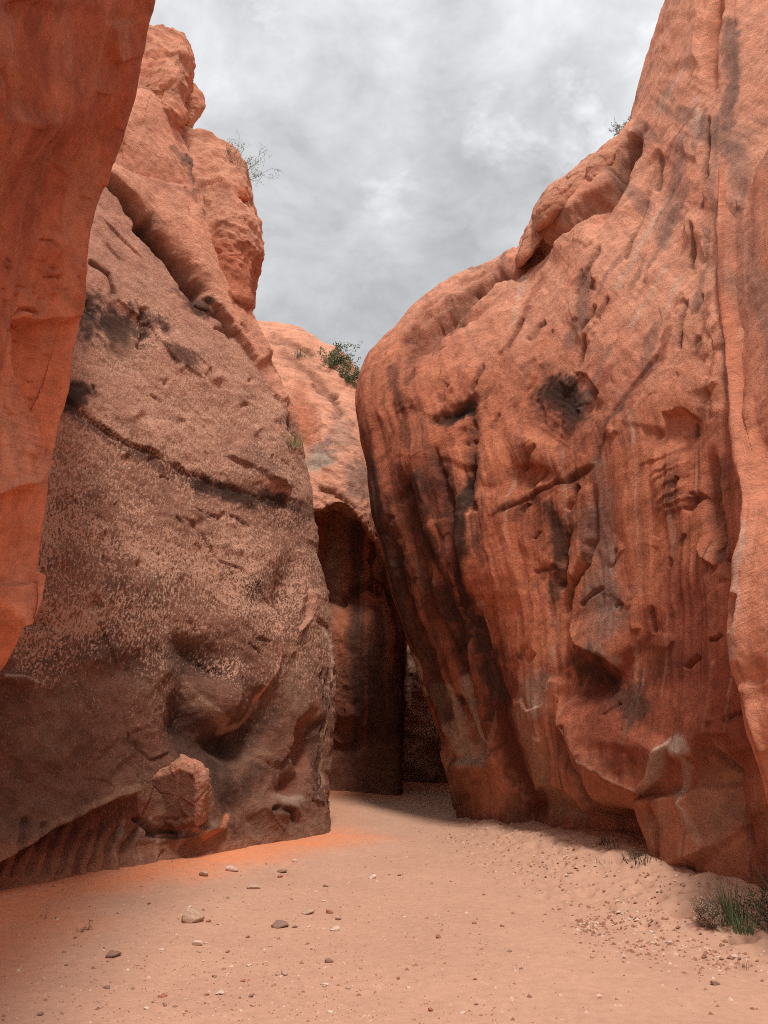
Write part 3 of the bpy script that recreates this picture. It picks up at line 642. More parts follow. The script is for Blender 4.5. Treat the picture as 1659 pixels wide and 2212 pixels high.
# shallow hollow painted black, with laminated floor
W.bump((1215, 862), (84, 58), -.07, 35, 2, VARN_SHADE, .5); W.patch((1205, 855), (86, 58), VARN_SHADE * .8, .92, 35, 1.5); W.patch((1180, 905), (90, 36), DEEP * .7, .6, 35, 1.6); W.patch((1240, 905), (34, 50), VARN_SHADE, .6, 20)
W.step([(1215, 795), (1270, 815), (1292, 860), (1290, 900)], .06, 60, 3, ends=.3)
for k in range(9): W.step([(1130 + 6 * k + random.uniform(-10, 10), 876 - 12 * k + 30), (1180 + 6 * k, 900 - 12 * k + 36), (1240 + 5 * k + random.uniform(-12, 12), 938 - 12 * k + 36)], .02, 30, 3, ends=.3)
W.bump((990, 888), (48, 14), -.12, -30, 2, VARN_SHADE, .9); W.patch((985, 892), (60, 22), VARN_SHADE, .85, -30, 1.4); W.step([(940, 912), (960, 880), (1000, 868), (1040, 842)], .05, 60, 4); W.stroke([(960, 915), (1020, 870)], 16, VARN_SHADE, .6)
W.crack([(1015, 870), (1024, 915), (1018, 980), (1008, 1100)], 6, .08, .4); W.stroke([(1020, 990), (1022, 1080)], 20, VARN_SHADE, .6)
# plates: ledge running up to the right and cracks below it
led = [(1040, 1112), (1075, 1110), (1130, 1084), (1200, 1049), (1290, 1004), (1306, 962), (1330, 902), (1370, 838), (1430, 767), (1450, 700)]
W.step(led[:6], .03, 60, 3, ends=.25); W.crack(led[1:5], 5, .05, .6); W.crack(led[4:7], 4, .03, .4); W.crack(led[6:9], 4, .03, .5); W.stroke([(x + 4, y + 6) for x, y in led[2:]], 8, DEEP * .7, .6, 2.2)
W.step([(1040, 1110), (1022, 1050), (1030, 1000)], -.10, 60, 3); W.bump((1110, 1040), (64, 40), -.08, -20, 3, RED * .85, .6)
W.step([(1090, 1010), (1140, 1000), (1190, 1010), (1200, 1040)], .05, 40, 3, ends=.3); W.bump((1160, 970), (60, 30), .10, 30)
W.crack([(1290, 1040), (1280, 1162), (1262, 1217), (1226, 1270), (1218, 1340)], 6, .14, .4); W.step([(1224, 1270), (1262, 1217), (1282, 1160), (1291, 1040)], .07, 90, 3)
W.crack([(1222, 1130), (1214, 1225), (1200, 1280)], 6, .10, .4); W.crack([(1254, 1045), (1225, 1100)], 6, .10, .3); W.stroke([(1190, 1110), (1215, 1200)], 26, VARN_SHADE, .45)
W.stroke([(1300, 1010), (1312, 1150), (1310, 1300)], 30, GREY * 1.35, .55, .6); W.patch((1310, 1320), (62, 90), GREY * 1.5, .5, 0, .8); W.stroke([(1376, 900), (1378, 1050), (1384, 1280)], 4, PALE * .9, .6, .4)
W.bump((1470, 930), (48, 56), -.08, 10, 4); W.step([(1432, 940), (1440, 895), (1480, 885), (1520, 910)], .08, 40, 3)
for k in range(7): W.step([(1390 + 9 * k + random.uniform(-15, 15), 1012 + 20 * k), (1450, 985 + 22 * k + random.uniform(-8, 8)), (1505 + random.uniform(-20, 20), 950 + 24 * k)], .025, 40, 3, ends=.3)
W.bump((1530, 1060), (16, 70), -.24, 6, 3, GREY * .7, .5); W.step([(1500, 1160), (1520, 1210), (1550, 1222), (1575, 1200)], .07, 60, 5, ends=.3); W.bump((1545, 1140), (18, 60), -.16, -4)
W.paint(sstep(1190, 1300, V + 30 * W.nz) * sstep(1330, 1420, U + 30 * W.nz) * .6 * (1 - sstep(1640, 1720, V)), DEEP * 1.1)
W.patch((1480, 1440), (90, 60), VARN_SHADE * 1.6, .4, 0, 1.0); W.paint(sstep(1360, 1450, V) * (1 - sstep(1560, 1640, V)) * sstep(1230, 1300, U) * .3, DEEP * .8)
# nose, its shadow painted dark in the hollow under it
ns = [(1225, 1350), (1250, 1395), (1280, 1412), (1310, 1418), (1350, 1454), (1378, 1430), (1400, 1400)]
W.step(ns[:5], .14, 90, 5, ends=.3); W.bump((1290, 1470), (50, 40), -.15, 14, 2, VARN_SHADE * 1.2, .8); W.stroke([(1290, 1400), (1330, 1425)], 16, PALE * .75, .5)
# lower lip: the great belly ends in a pale rim above the recessed foot
lip = [(1205, 1500), (1222, 1535), (1262, 1582), (1305, 1645), (1372, 1700), (1402, 1714), (1438, 1676), (1456, 1630), (1472, 1598)]
W.step(lip, .20, 48, 5, ends=.12); W.bump((1350, 1600), (90, 90), .07, 20); W.stroke([(x, y - 4) for x, y in lip[2:]], 5.5, PALE * .85, .85, .5)
W.bump((1330, 1610), (110, 80), .10, 30); W.crack([(1216, 1560), (1235, 1620), (1290, 1720), (1330, 1790)], 7, .12, .4); W.crack([(1255, 1560), (1300, 1640)], 5, .06, .3)
W.patch((1492, 1612), (30, 26), (.72, .60, .52), .85, 0, .7); W.stroke([(1500, 1640), (1490, 1700), (1505, 1760), (1530, 1810)], 9, PALE * .75, .7, .6)
W.step([(1505, 1650), (1512, 1700), (1490, 1730), (1520, 1790), (1538, 1830)], .07, 40, 8, ends=.3); W.bump((1555, 1720), (44, 92), -.26, 0, 3, TAN * .95, .8)
W.step([(1520, 1660), (1532, 1605), (1560, 1592), (1600, 1596), (1640, 1640)], .12, 120, 5, ends=.15); W.crack([(1530, 1606), (1565, 1660), (1600, 1740), (1625, 1850)], 8, .10, .25)
W.stroke([(1600, 1640), (1620, 1760), (1640, 1860)], 24, DEEP * 1.1, .6)
# foot block on the sand with a deep slot beside it
W.step([(1388, 1712), (1400, 1780), (1425, 1840), (1470, 1900)], .20, 160, 14, ends=.1); W.crack([(1420, 1730), (1450, 1790), (1455, 1860)], 5, .06, .3); W.bump((1350, 1815), (46, 62), -.50, -28, 3); W.bump((1290, 1790), (50, 40), -.25, 10, 3)
W.stroke([(1400, 1720), (1430, 1790), (1450, 1880)], 44, RED * .8, .5); W.patch((1440, 1790), (44, 44), TAN * .6, .5)
for k in range(30):
    x = random.uniform(830, 1640); y = random.uniform(560, 1650); L_ = random.uniform(18, 70); a_ = R(random.choice((-55, -60, -50, -70, -35, 80)) + random.uniform(-8, 8))
    W.crack([(x, y), (x + L_ * .5 * math.cos(a_) + random.uniform(-4, 4), y + L_ * .5 * math.sin(a_)), (x + L_ * math.cos(a_), y + L_ * math.sin(a_))], random.uniform(4, 6), random.uniform(.03, .06), .35)
for k in range(150):
    x = random.uniform(900, 1600); y = random.uniform(40, 960); L_ = random.uniform(30, 130); a_ = R(random.gauss(62 if x < 1450 else 78, 8))
    if y < 700 - (x - 900) * .95: continue
    p_ = [(x + t_ * L_ * math.cos(a_) + random.uniform(-4, 4), y - t_ * L_ * math.sin(a_)) for t_ in (0, .35, .7, 1)]
    W.step(p_[::random.choice((1, 1, -1))], random.uniform(.02, .06), random.uniform(12, 40), 2, ends=.35)
for k in range(45):
    x = random.uniform(1000, 1600); y = random.uniform(60, 950); L_ = random.uniform(60, 200); a_ = R(random.gauss(64 if x < 1450 else 80, 6))
    if y < 700 - (x - 900) * .95: continue
    W.stroke([(x, y), (x + .5 * L_ * math.cos(a_) + random.uniform(-5, 5), y - .5 * L_ * math.sin(a_)), (x + L_ * math.cos(a_), y - L_ * math.sin(a_))], random.uniform(4, 11), random.choice((GREY, RED, DEEP, PALE * .9, SAL * 1.1, GREY)), .5, 1.4)
for k in range(60):
    x = random.uniform(840, 1640); y = random.uniform(600, 1700); L_ = random.uniform(15, 60); a_ = R(random.choice((-55, -25, -30, 85, 80, -65)) + random.uniform(-10, 10))
    p_ = [(x + t_ * L_ * math.cos(a_) + random.uniform(-3, 3), y + t_ * L_ * math.sin(a_) + random.uniform(-3, 3)) for t_ in (0, .33, .66, 1)]
    if k % 3: W.step(p_, random.uniform(.012, .03), random.uniform(15, 50), 1.5, ends=.3)
    else: W.crack(p_, 4, .03, .5)
for k in range(26):
    x = random.uniform(880, 1640); y = random.uniform(960, 1500); W.stroke([(x, y), (x + random.uniform(-4, 4), y + random.uniform(40, 90)), (x + random.uniform(-6, 6), y + random.uniform(110, 220))], random.uniform(3, 5), random.choice((PALE * .8, PALE * .7, TAN, VARN_SHADE * 2)), .4, 1.0)
for a, wd, c_, am in (([(815, 1000), (835, 1150), (870, 1300), (930, 1450), (960, 1560)], 13, VARN_SHADE * 2.4, .75), ([(900, 1030), (925, 1150), (965, 1260), (985, 1400)], 16, VARN_SHADE * 1.6, .75), ([(1008, 1040), (1005, 1180), (1000, 1310)], 16, VARN_SHADE * 1.3, .85), ([(1010, 1340), (1045, 1440), (1065, 1520)], 24, VARN_SHADE * 2, .85),
                      ([(1060, 1530), (1085, 1620), (1130, 1750)], 22, DEEP * .55, .75), ([(960, 1500), (990, 1590), (1015, 1640)], 11, PALE * .7, .7), ([(1000, 1480), (1025, 1580), (1038, 1640)], 9, PALE * .65, .7), ([(1195, 1100), (1205, 1190), (1190, 1290)], 18, VARN_SHADE * 1.6, .75), ([(1265, 1440), (1310, 1490), (1390, 1530)], 46, VARN_SHADE * 1.8, .8), ([(1440, 1250), (1500, 1400), (1560, 1560)], 60, DEEP, .75), ([(1380, 1640), (1330, 1560), (1290, 1500)], 40, DEEP * .9, .7),
                      ([(845, 800), (870, 900), (880, 960)], 16, VARN_SHADE * 2, .6), ([(1280, 1120), (1300, 1260), (1330, 1350)], 40, GREY * 1.3, .5), ([(1390, 1000), (1385, 1150), (1400, 1280)], 50, ORNG * 1.05, .6), ([(1100, 1180), (1120, 1300), (1150, 1420)], 46, ORNG * 1.1, .6), ([(1550, 1000), (1545, 1100), (1560, 1200)], 14, VARN_SHADE * 2, .7)):
    W.stroke(a, wd, c_, am, 1.7)  # colour streaks, one deepening the painted shadow under the nose
wall_r = empty('canyon_wall', (2.2, 11, 0))
tag(wall_r, 'huge red rock wall leaning over the passage, black hollow high on its face', 'rock wall', kind='thing')
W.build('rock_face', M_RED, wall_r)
def pt_cr(g, u, v, col, nz):
    col = np.ones_like(col) * (SAL * .92) * (1 + .25 * nz[..., None])
    m = (sstep(.0, .4, fbm(g, 2.0, 4, 64)) * .5)[..., None]; return col * (1 - m) + RED * m
lump('crest_boulder', [(1150, 462), (1172, 425), (1215, 392), (1262, 350), (1290, 330), (1300, 370), (1275, 420), (1240, 448), (1195, 478), (1160, 500)], 12.0, 1.0, M_RED, wall_r, PINK, 200, 110, .06, 1.6, 51, .55, painter=pt_cr)
lump('crest_boulder', [(1262, 360), (1300, 318), (1340, 290), (1352, 300), (1335, 345), (1300, 390), (1270, 425)], 11.5, .7, M_RED, wall_r, ORNG, 150, 90, .04, 1.8, 53, .5, painter=pt_cr)
lump('crest_boulder', [(1115, 560), (1138, 490), (1165, 470), (1200, 478), (1180, 510), (1150, 545), (1122, 585)], 12.3, .6, M_RED, wall_r, RED, 140, 90, .04, 1.8, 55, .55, painter=pt_cr)

# ================================================================== near buttress on the right
edge = [(1735, 1960, 6.1), (1662, 1725, 6.0), (1602, 1535, 5.95), (1584, 1360, 5.95), (1586, 1250, 6.0), (1596, 1130, 6.25), (1592, 1000, 6.8), (1580, 900, 7.15), (1566, 800, 7.45), (1556, 650, 7.85), (1550, 450, 8.35), (1564, 200, 9.05), (1590, 0, 9.6), (1610, -300, 10.4)]
rows = []
for (u, v, d) in edge:
    e = P(u, v, d); ratio = e[0] / e[1]; up = float(sstep(1050, 850, v))
    cols = [e + np.array((ratio * 3.5 + 1.5, 3.5, 0)), e + np.array((ratio * 1.2 + .35, 1.2, 0)), e + np.array((ratio * .3 + .04, .3, 0)), e,
            P(u + 40, v, d - .12), P(u + 120, v, d - .4 - .45 * up), P(u + 260, v, d - 1.15 - .35 * up), P(u + 500, v, d - 2.0 - .5 * up)]; up = 0
    last = cols[-1]; cols += [last + np.array((.6, -1.5, 0)), last + np.array((1.2, -3.2, 0))]
    rows.append(cols)
ctrl = np.array(rows); top = ctrl[-1] + np.array((3, 1.5, .5)); ctrl = np.concatenate([ctrl, top[None]], 0); ctrl[0, :, 2] = np.minimum(ctrl[0, :, 2], -.3)
W = Face(ctrl, base=RED * .7 + SAL * .4, hc=(0, 1, -1, -2), hr=(-1,))
g = W.g; U, V = W.u, W.v
W.h += .10 * fbm(g, .6, 3, 101) + .03 * fbm(g, 2.2, 4, 102) + .02 * fbm(aniso(g, RT, 60, .6, 3.2), 1.0, 5, 103) + .006 * fbm(g, 10, 3, 104)
W.paint(sstep(-.1, .5, fbm(aniso(g, RT, 65, .3, 1.6), 1.0, 4, 105)) * .5, RED * 1.15); W.paint((1 - sstep(600, 900, V)) * sstep(-.1, .4, fbm(aniso(g, RT, 70, .3, 1.4), 1.0, 4, 106)) * .6, GREY * 1.3)
W.paint(sstep(.05, .25, fbm(W.flow(2.2, .16, .15), 1.0, 6, 107)) * .55, GREY * 1.4); W.paint(sstep(.12, .3, fbm(W.flow(4.5, .25, .15), 1.0, 6, 108)) * .5, DEEP * 1.3); W.paint(sstep(.15, .3, fbm(W.flow(7, .3, .15), 1.0, 6, 109)) * .4, SAL * 1.1)
W.lam += .2 + .5 * sstep(1080, 1200, V) * (1 - sstep(1350, 1500, V))
W.crack([(1588, 1280), (1583, 1330), (1580, 1370)], 7, .14, .3); W.stroke([(1606, 1130), (1596, 1260), (1592, 1420)], 10, PALE, .5); W.step([(1600, 1480), (1625, 1560), (1655, 1640)], .08, 60, 4)
W.bump((1640, 1500), (30, 50), -.08, 15); W.bump((1625, 900), (20, 120), .06, 0)
near_r = empty('canyon_wall', (4, 5.5, 0))
tag(near_r, 'pale salmon rock buttress at the right edge, cut off by the frame', 'rock wall', kind='thing')
W.build('rock_face', M_RED, near_r)

# ================================================================== far wall with the arched cave
ucol = [430, 560, 650, 690, 730, 770, 805, 835, 880]
lipv = [1130, 1120, 1110, 1112, 1098, 1118, 1168, 1215, 1290]
topv = [640, 700, 712, 742, 762, 800, 840, 862, 880]
basd = [16.9, 17.2, 17.3, 17.3, 17.2, 17.1, 17.1, 17.3, 18.4]
rows = [[] for _ in range(11)]
for k, u in enumerate(ucol):
    b = basd[k]; lv = lipv[k]; tv = topv[k]; rec = 1.1 if k < 7 else .7
    ub = {805: 815, 835: 860, 880: 868, 940: 880}.get(u, u)
    # dark wall under the arch, roof of the recess, lip, then the slope going up and back
    pr = [P(ub, 1760, b), P(ub, 1640, b + .3), P(ub, 1500, b + .1), P(.7 * ub + .3 * u, 1380, b + .2), P(u, 1270, b + .9), P(u, lv + 62, b + rec), P(u, lv + 8, b + .3 * rec), P(u, lv - 14, b - .35), P(u, lv - 120, b + .9), P(u, .5 * (lv + tv) - 60, b + 3.4), P(u, tv, b + 7.5)]
    for i, p in enumerate(pr): rows[i].append(p)
ctrl = np.array(rows)
for dy, ex in ((1.5, -.35), (6.0, -1.0)):
    e = ctrl[:, len(ucol) - 1]; q = e + np.stack([e[:, 0] / e[:, 1] * dy + ex * 0, np.full(len(e), dy), np.zeros(len(e))], -1); ctrl = np.concatenate([ctrl, q[:, None]], 1)
b1 = ctrl[-1] + np.array((0, 1.5, .15)); b2 = ctrl[-1] + np.array((0, 8, -.4)); ctrl = np.concatenate([ctrl, b1[None], b2[None]], 0)
W = Face(ctrl, px=2.2, base=SAL, hr=(-1,), hc=(-1,))
g = W.g; U, V = W.u, W.v
upz = 1 - sstep(-20, 20, V - np.interp(U, ucol, lipv))
be = aniso(g, (1, 0), -18, .5, 3.0)
W.h += .15 * fbm(g, .6, 3, 111) + .06 * fbm(g, 2.0, 4, 112) + .07 * fbm(be, 1.0, 5, 113) * upz + .02 * fbm(g, 9, 3, 114)
W.h += (.07 * (fbm(g, 1.3, 4, 115, ridged=True) - .3) + .12 * fbm(W.flow(1.6, .25), 1.0, 4, 117)) * (1 - upz) * (1 - .7 * sstep(1590, 1640, V))
W.h += .10 * (fbm(g, 2.8, 4, 116, ridged=True) - .3) * np.exp(-((V - np.interp(U, ucol, lipv)) / 70) ** 2)
W.paint((1 - upz) * .9, RED * .75); W.paint((1 - upz) * sstep(.05, .25, fbm(W.flow(3, .3), 1.0, 5, 118)) * .6, TAN * .6); W.paint((1 - upz) * sstep(745, 765, U + 10 * W.nz) * .75 * sstep(-.25, .1, fbm(W.flow(2.2, .3), 1.0, 5, 119)), VARN_SHADE * 2.2); W.paint((1 - upz) * (1 - sstep(700, 735, U)) * .3, DEEP)
W.paint((1 - upz) * sstep(1400, 1460, V + 60 * W.nz) * .4, VARN_SHADE * 1.5); W.paint(sstep(1590, 1630, V + 10 * W.nz) * .8, BROWN * .95)
W.patch((725, 1230), (22, 70), TAN * .75, .7, 0, .5); W.crack([(700, 1295), (740, 1310), (752, 1275)], 5, .10, .5); W.crack([(752, 1280), (790, 1268), (830, 1278)], 7, .16, .4); W.patch((800, 1290), (26, 14), RED * 1.05, .8)
W.bump((785, 1245), (40, 36), .18); W.bump((800, 1360), (40, 80), .16); W.bump((760, 1590), (60, 30), -.22, 0, 2); W.step([(708, 1585), (740, 1610), (770, 1600), (800, 1560)], .16, 60, 4)
W.bump((660, 905), (22, 70), -.34, -12, 3, RED * .8, .85); W.patch((690, 985), (40, 46), GREY * 1.1, .75, 10, 1.2, spk=.8); W.patch((685, 1005), (34, 30), (.40, .34, .26), .6, 10, 1.4); W.patch((775, 1040), (40, 60), GREY, .65, 0, 1.2, spk=.6)
W.patch((735, 940), (34, 60), GREY * 1.3, .55, 0, 1.2, spk=.5)
for k in range(10):
    y = 760 + 34 * k; W.step([(600, y - 20), (660, y + 6 * math.sin(k)), (720, y + 34), (780, y + 70)], .06, 26, 3)
for a in ([(600, 760), (640, 785), (700, 830), (730, 870)], [(580, 730), (640, 752), (690, 775)], [(670, 830), (720, 860), (745, 905)], [(690, 1060), (730, 1070), (770, 1100)]): W.crack(a, 5, .14, .4)
W.lam += .5 * upz + .2
wall_f = empty('canyon_wall', (-.7, 18, 0))
tag(wall_f, 'far rock wall behind the left wall, sunlit salmon slope above a dark arched cave', 'rock wall', kind='thing')
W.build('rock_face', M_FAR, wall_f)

# the wall that closes the passage
ctrl = np.array([[np.array((x, y + .25 * math.sin(x * 1.7) + .3 * math.sin(z * .6 + x) + .45 * max(z - .5, 0), z)) for x, y in ((-4, 23.5), (-1, 21.8), (.2, 20.9), (.9, 20.6), (1.6, 20.7), (2.6, 20.2), (4, 19.0), (6, 17.5), (9, 16))] for z in (-.4, .8, 1.8, 2.8, 3.6, 4.2, 4.8, 5.2)])
W = Face(ctrl, px=2.6, base=TAN * 1.35)
g = W.g; U, V = W.u, W.v
W.h += .25 * fbm(g, .6, 4, 121) + .22 * (fbm(g, 1.1, 4, 122, ridged=True) - .3) + .10 * (fbm(aniso(g, (1, 0), 88, .4, 2.0), 1.0, 4, 123, ridged=True) - .3)
W.paint(sstep(-.1, .4, fbm(g, 1.0, 3, 124)) * .5, VARN_SHADE * 1.6); W.paint(sstep(1600, 1680, V) * .5, TAN * .45)
wall_e = empty('canyon_wall', (1.2, 20.6, 0))
tag(wall_e, 'dark brown rock wall in deep shade closing the end of the sandy passage', 'rock wall', kind='thing')
W.build('rock_face', M_FAR, wall_e)

# ================================================================== sandy floor
xs = np.concatenate([[-400, -120, -50, -25, -14, -9, -6.5], np.arange(-5.2, 5.8, .016), [6.5, 9, 14, 25, 50, 120, 400]])
yd = [3.3]
while yd[-1] < 24: yd.append(yd[-1] + 0.0036 * yd[-1] ** 1.25)
ys = np.concatenate([[-300, -80, -25, -8, -2, 1, 2.3], yd, [27, 35, 60, 150, 500]])
X, Y = np.meshgrid(xs, ys)
g = np.stack([X, Y, 0 * X], -1)
bank_line = np.array([(1.35, 14.6), (1.25, 12.5), (1.15, 10.5), (1.2, 8.8), (1.75, 7.2), (2.5, 5.6), (3.0, 4.0), (3.2, 2.0), (3.3, -10)])
bx = np.interp(-Y, -bank_line[:, 1], bank_line[:, 0])
def ground_z(X, Y):
    p = np.stack([X, Y, 0 * X], -1)
    bx = np.interp(-Y, -bank_line[:, 1], bank_line[:, 0])
    wob = .25 * fbm(p, .8, 3, 131)
    bank = sstep(-.25, 1.6, X - bx + wob) * .26 * sstep(15.5, 13.5, Y)
    lx = np.interp(Y, [2, 7.7, 9, 11.1, 12], [-4.4, -3.5, -2.3, -.77, -.7])
    left = (1 - sstep(0, 1.4, X - lx + wob)) * .10
    return bank + left + .035 * fbm(p, .5, 3, 132)
far = (np.abs(X) < 7) & (Y > 2) & (Y < 26)
z = ground_z(X, Y)
trod = sstep(-.4, .5, X - bx + .5 * fbm(g, .7, 3, 133)) * far
lum_ = fbm(g, 3.2, 4, 134); z = z + trod * (.06 * fbm(g, 2.4, 3, 135) + .03 * fbm(g, 8, 3, 136))
z = z + far * (.007 * fbm(g, 5, 4, 137) + .004 * fbm(g, 18, 3, 138))
wd_, wf, wv = worley(g, 3.3, 4)                                       # scuffs and footprints
z = z - trod * .10 * np.exp(-(wd_ / .32) ** 2) * (wv > .45); z = z + trod * .028 * np.exp(-((wd_ - .42) / .12) ** 2) * (wv > .45)
wd2, _, wv2 = worley(g, 9.0, 5); z = z - trod * .045 * np.exp(-(wd2 / .25) ** 2) * (wv2 > .6)
z = np.where(far, z, 0 * z + np.where(Y > 2, z, 0))
g[..., 2] = z
SAND = np.array((.515, .292, .200)); DUST = np.array((.72, .235, .10))
col = np.ones(g.shape) * SAND * (1 + .10 * fbm(g, 1.2, 4, 139)[..., None] + .06 * fbm(g, 6, 3, 140)[..., None])
lx = np.interp(Y, [2, 5.2, 7.7, 9, 11.1, 12, 14], [-3.1, -3.0, -3.3, -2.3, -.77, -.9, -1.2])
dl = X - lx + .55 * fbm(g, 1.4, 6, 141, .6)
m = (1 - sstep(.15, 1.15, dl))[..., None] * (.75 + .3 * fbm(g, 4, 4, 145))[..., None].clip(0, 1) * ((1 - .75 * sstep(10.6, 12.2, Y)) * (.35 + .65 * sstep(4.8, 7.2, Y)))[..., None]; col = col * (1 - m) + DUST * m
m = (sstep(15.4, 17.0, Y + .6 * fbm(g, 1.0, 3, 142)) * .6 * (sstep(.9, .2, X) + sstep(18.2, 19, Y)).clip(0, 1))[..., None]; col = col * (1 - m) + DUST * .85 * m
m = (trod * sstep(.1, .5, fbm(g, 2.2, 4, 143)) * .25)[..., None]; col = col * (1 - m) + np.array((.50, .27, .16)) * m
m = (sstep(.62, .30, wd2) * (wv2 > .72) * .45 * (trod * .8 + .15))[..., None] * sstep(0, .3, fbm(g, 12, 2, 144))[..., None]; col = col * (1 - m) + np.array((.30, .125, .07)) * m  # shade of the small dents painted into the sand colour
M_SAND, t, b = new_mat('sand')
co = t.nodes.new('ShaderNodeTexCoord').outputs['Object']
a = t.nodes.new('ShaderNodeAttribute'); a.attribute_name = 'Col'
n1 = tnoise(t, co, 120, 3, .7); n2 = tnoise(t, co, 14, 5, .6); n3 = tnoise(t, co, 42, 3, .6)
mul = mathn(t, 'ADD', .52, mathn(t, 'MULTIPLY', n1, .50)); mul = mathn(t, 'ADD', mul, mathn(t, 'MULTIPLY', n2, .42))
c = mixc(t, 1.0, a.outputs[0], mul, 'MULTIPLY')
dk = mathn(t, 'MULTIPLY', mathn(t, 'SUBTRACT', n3, .70), 9.0, clamp=True); c = mixc(t, mathn(t, 'MULTIPLY', dk, .5), c, (.32, .15, .09))
t.links.new(c, b.inputs['Base Color']); b.inputs['Roughness'].default_value = .95
hh = mathn(t, 'ADD', mathn(t, 'MULTIPLY', n1, .25), mathn(t, 'ADD', mathn(t, 'MULTIPLY', n2, .6), mathn(t, 'MULTIPLY', n3, .35)))
bp = nn(t, 'ShaderNodeBump', Strength=.35, Distance=.025); t.links.new(hh, bp.inputs['Height']); t.links.new(bp.outputs[0], b.inputs['Normal'])
gr = mesh_obj('ground', g, grid_faces(len(ys), len(xs)), M_SAND, None, np.clip(col, .01, .9))
tag(gr, 'pale orange sandy canyon floor', None, kind='structure')
ZG, XS, YS = z, xs, ys
def gz(x, y):
    i = int(np.clip(np.searchsorted(YS, y), 1, len(YS) - 1)); j = int(np.clip(np.searchsorted(XS, x), 1, len(XS) - 1))
    return float(ZG[i, j])
def gpt(u, v):
    p = G(u, v, 0.0)
    for _ in range(5): p = G(u, v, gz(p[0], p[1]))
    return p

# ------------------------------------------------------------------ stones on the sand
def stone_mesh(seed, sx, sy, sz, flat=.0):
    import bmesh
    bm = bmesh.new(); bmesh.ops.create_icosphere(bm, subdivisions=3, radius=1)
    co_ = np.array([v.co[:] for v in bm.verts]); r_ = random.Random(seed)
    n_ = fbm(co_, .8, 3, seed); co_ = co_ * (1 + .35 * n_[:, None])
    for _ in range(7):                                              # knock flat facets off
        d = np.array([r_.gauss(0, 1) for _ in range(3)]); d /= np.linalg.norm(d); k = r_.uniform(.55, .85)
        e_ = co_ @ d; co_ -= np.maximum(e_ - k, 0)[:, None] * d * .92
    co_ += .03 * fbm(co_, 5, 2, seed + 3)[:, None] * co_
    co_ = co_ * (sx, sy, sz)
    f = [[v.index for v in fc.verts] for fc in bm.faces]; bm.free()
    return co_, f
M_STONE = [plain_mat('stone_tan', (.46, .30, .215), .35, 40, .9, .4), plain_mat('stone_pale', (.62, .47, .38), .25, 50, .9, .3), plain_mat('stone_red', (.36, .14, .09), .35, 40, .9, .4), plain_mat('stone_brown', (.27, .16, .12), .35, 40, .9, .4)]
def put_stone(u, v, wpx, hpx, mat, seed, label=None, group=None, rough=False):
    p = gpt(u, v); d = math.hypot(p[1], p[2] - CAMZ); sc_ = d / F
    sx = wpx * .5 * sc_; sz = max(hpx * .5 * sc_ * 1.0, .006); sy = sx * .75
    co_, f = stone_mesh(seed, sx, sy, sz)
    a_ = (seed * 37 % 60 - 30) * .01; ca, sa = math.cos(a_), math.sin(a_)
    co_ = np.stack([co_[:, 0] * ca - co_[:, 1] * sa, co_[:, 0] * sa + co_[:, 1] * ca, co_[:, 2] + .12 * (seed % 5 - 2) * co_[:, 0]], -1)
    lo_ = co_[:, 2].min()
    o = mesh_obj('stone', co_ + p, f, M_STONE[mat], origin=(p[0], p[1], p[2]), smooth=False)
    o.location.z = p[2] - lo_ - .25 * (co_[:, 2].max() - lo_)
    return tag(o, label, 'stone', group)
big_stones = [
 (416, 1990, 50, 34, 0, 'largest loose stone, a rounded tan boulder on the sand left of centre'),
 (500, 1880, 27, 12, 1, 'flat pale stone on the orange dust nearest the foot of the left wall'),
 (548, 1919, 30, 12, 0, 'flat tan slab just below the pale stone at the foot of the left wall'),
 (440, 1890, 20, 11, 0, 'small grey brown stone on orange dust straight above the largest rounded boulder'),
 (665, 1973, 26, 11, 0, 'squarish tan stone right of the largest boulder, beside a small red brown one'),
 (713, 1972, 18, 8, 2, 'small red brown stone just right of the squarish tan stone'),
 (604, 2002, 40, 14, 3, 'long dark brown slab with upturned end, right of the largest boulder'),
 (243, 2066, 34, 13, 3, 'dark flat wedge of stone standing alone on the sand at lower left'),
 (426, 2041, 22, 12, 1, 'small whitish stone straight below the largest rounded boulder'),
 (724, 2010, 22, 10, 1, 'whitish flat stone on the sand below the small red brown one'),
 (711, 2079, 18, 10, 3, 'brown pebble right of the middle of the foreground, below the whitish flat stone'),
 (614, 2106, 14, 12, 0, 'upright tan pebble in the foreground with little chips around it'),
 (637, 1862, 12, 8, 1, 'white chip on the sand near the lower corner of the left wall'),
 (609, 1883, 22, 6, 3, 'thin brown sliver of stone below the white chip near the wall corner'),
 (805, 1896, 22, 8, 1, 'pale flat stone lying alone on the bare sand of the central path'),
 (948, 2026, 12, 7, 2, 'red pebble alone on bare sand in the middle of the picture'),
 (930, 2184, 10, 8, 2, 'dark red pebble near the bottom edge, lower centre of the sand'),
 (860, 2115, 9, 6, 2, 'tiny red pebble above the dark red one at the bottom centre'),
 (351, 2153, 18, 7, 2, 'brown chip near the bottom edge, left part of the sand'),
 (475, 2148, 20, 9, 1, 'white stone near the bottom edge, left of centre'),
 (1545, 2127, 20, 8, 3, 'dark twig like stone on the lower right sand'),
 (1025, 1995, 10, 6, 2, 'reddish pebble just above and right of the lone red pebble in the middle')]
for k, (u, v, wp, hp, mt, lb) in enumerate(big_stones): put_stone(u, v, wp, hp, mt, 200 + k, lb)
rr = random.Random(5)
GL = 'small chip of stone among many alike scattered over the sandy floor'
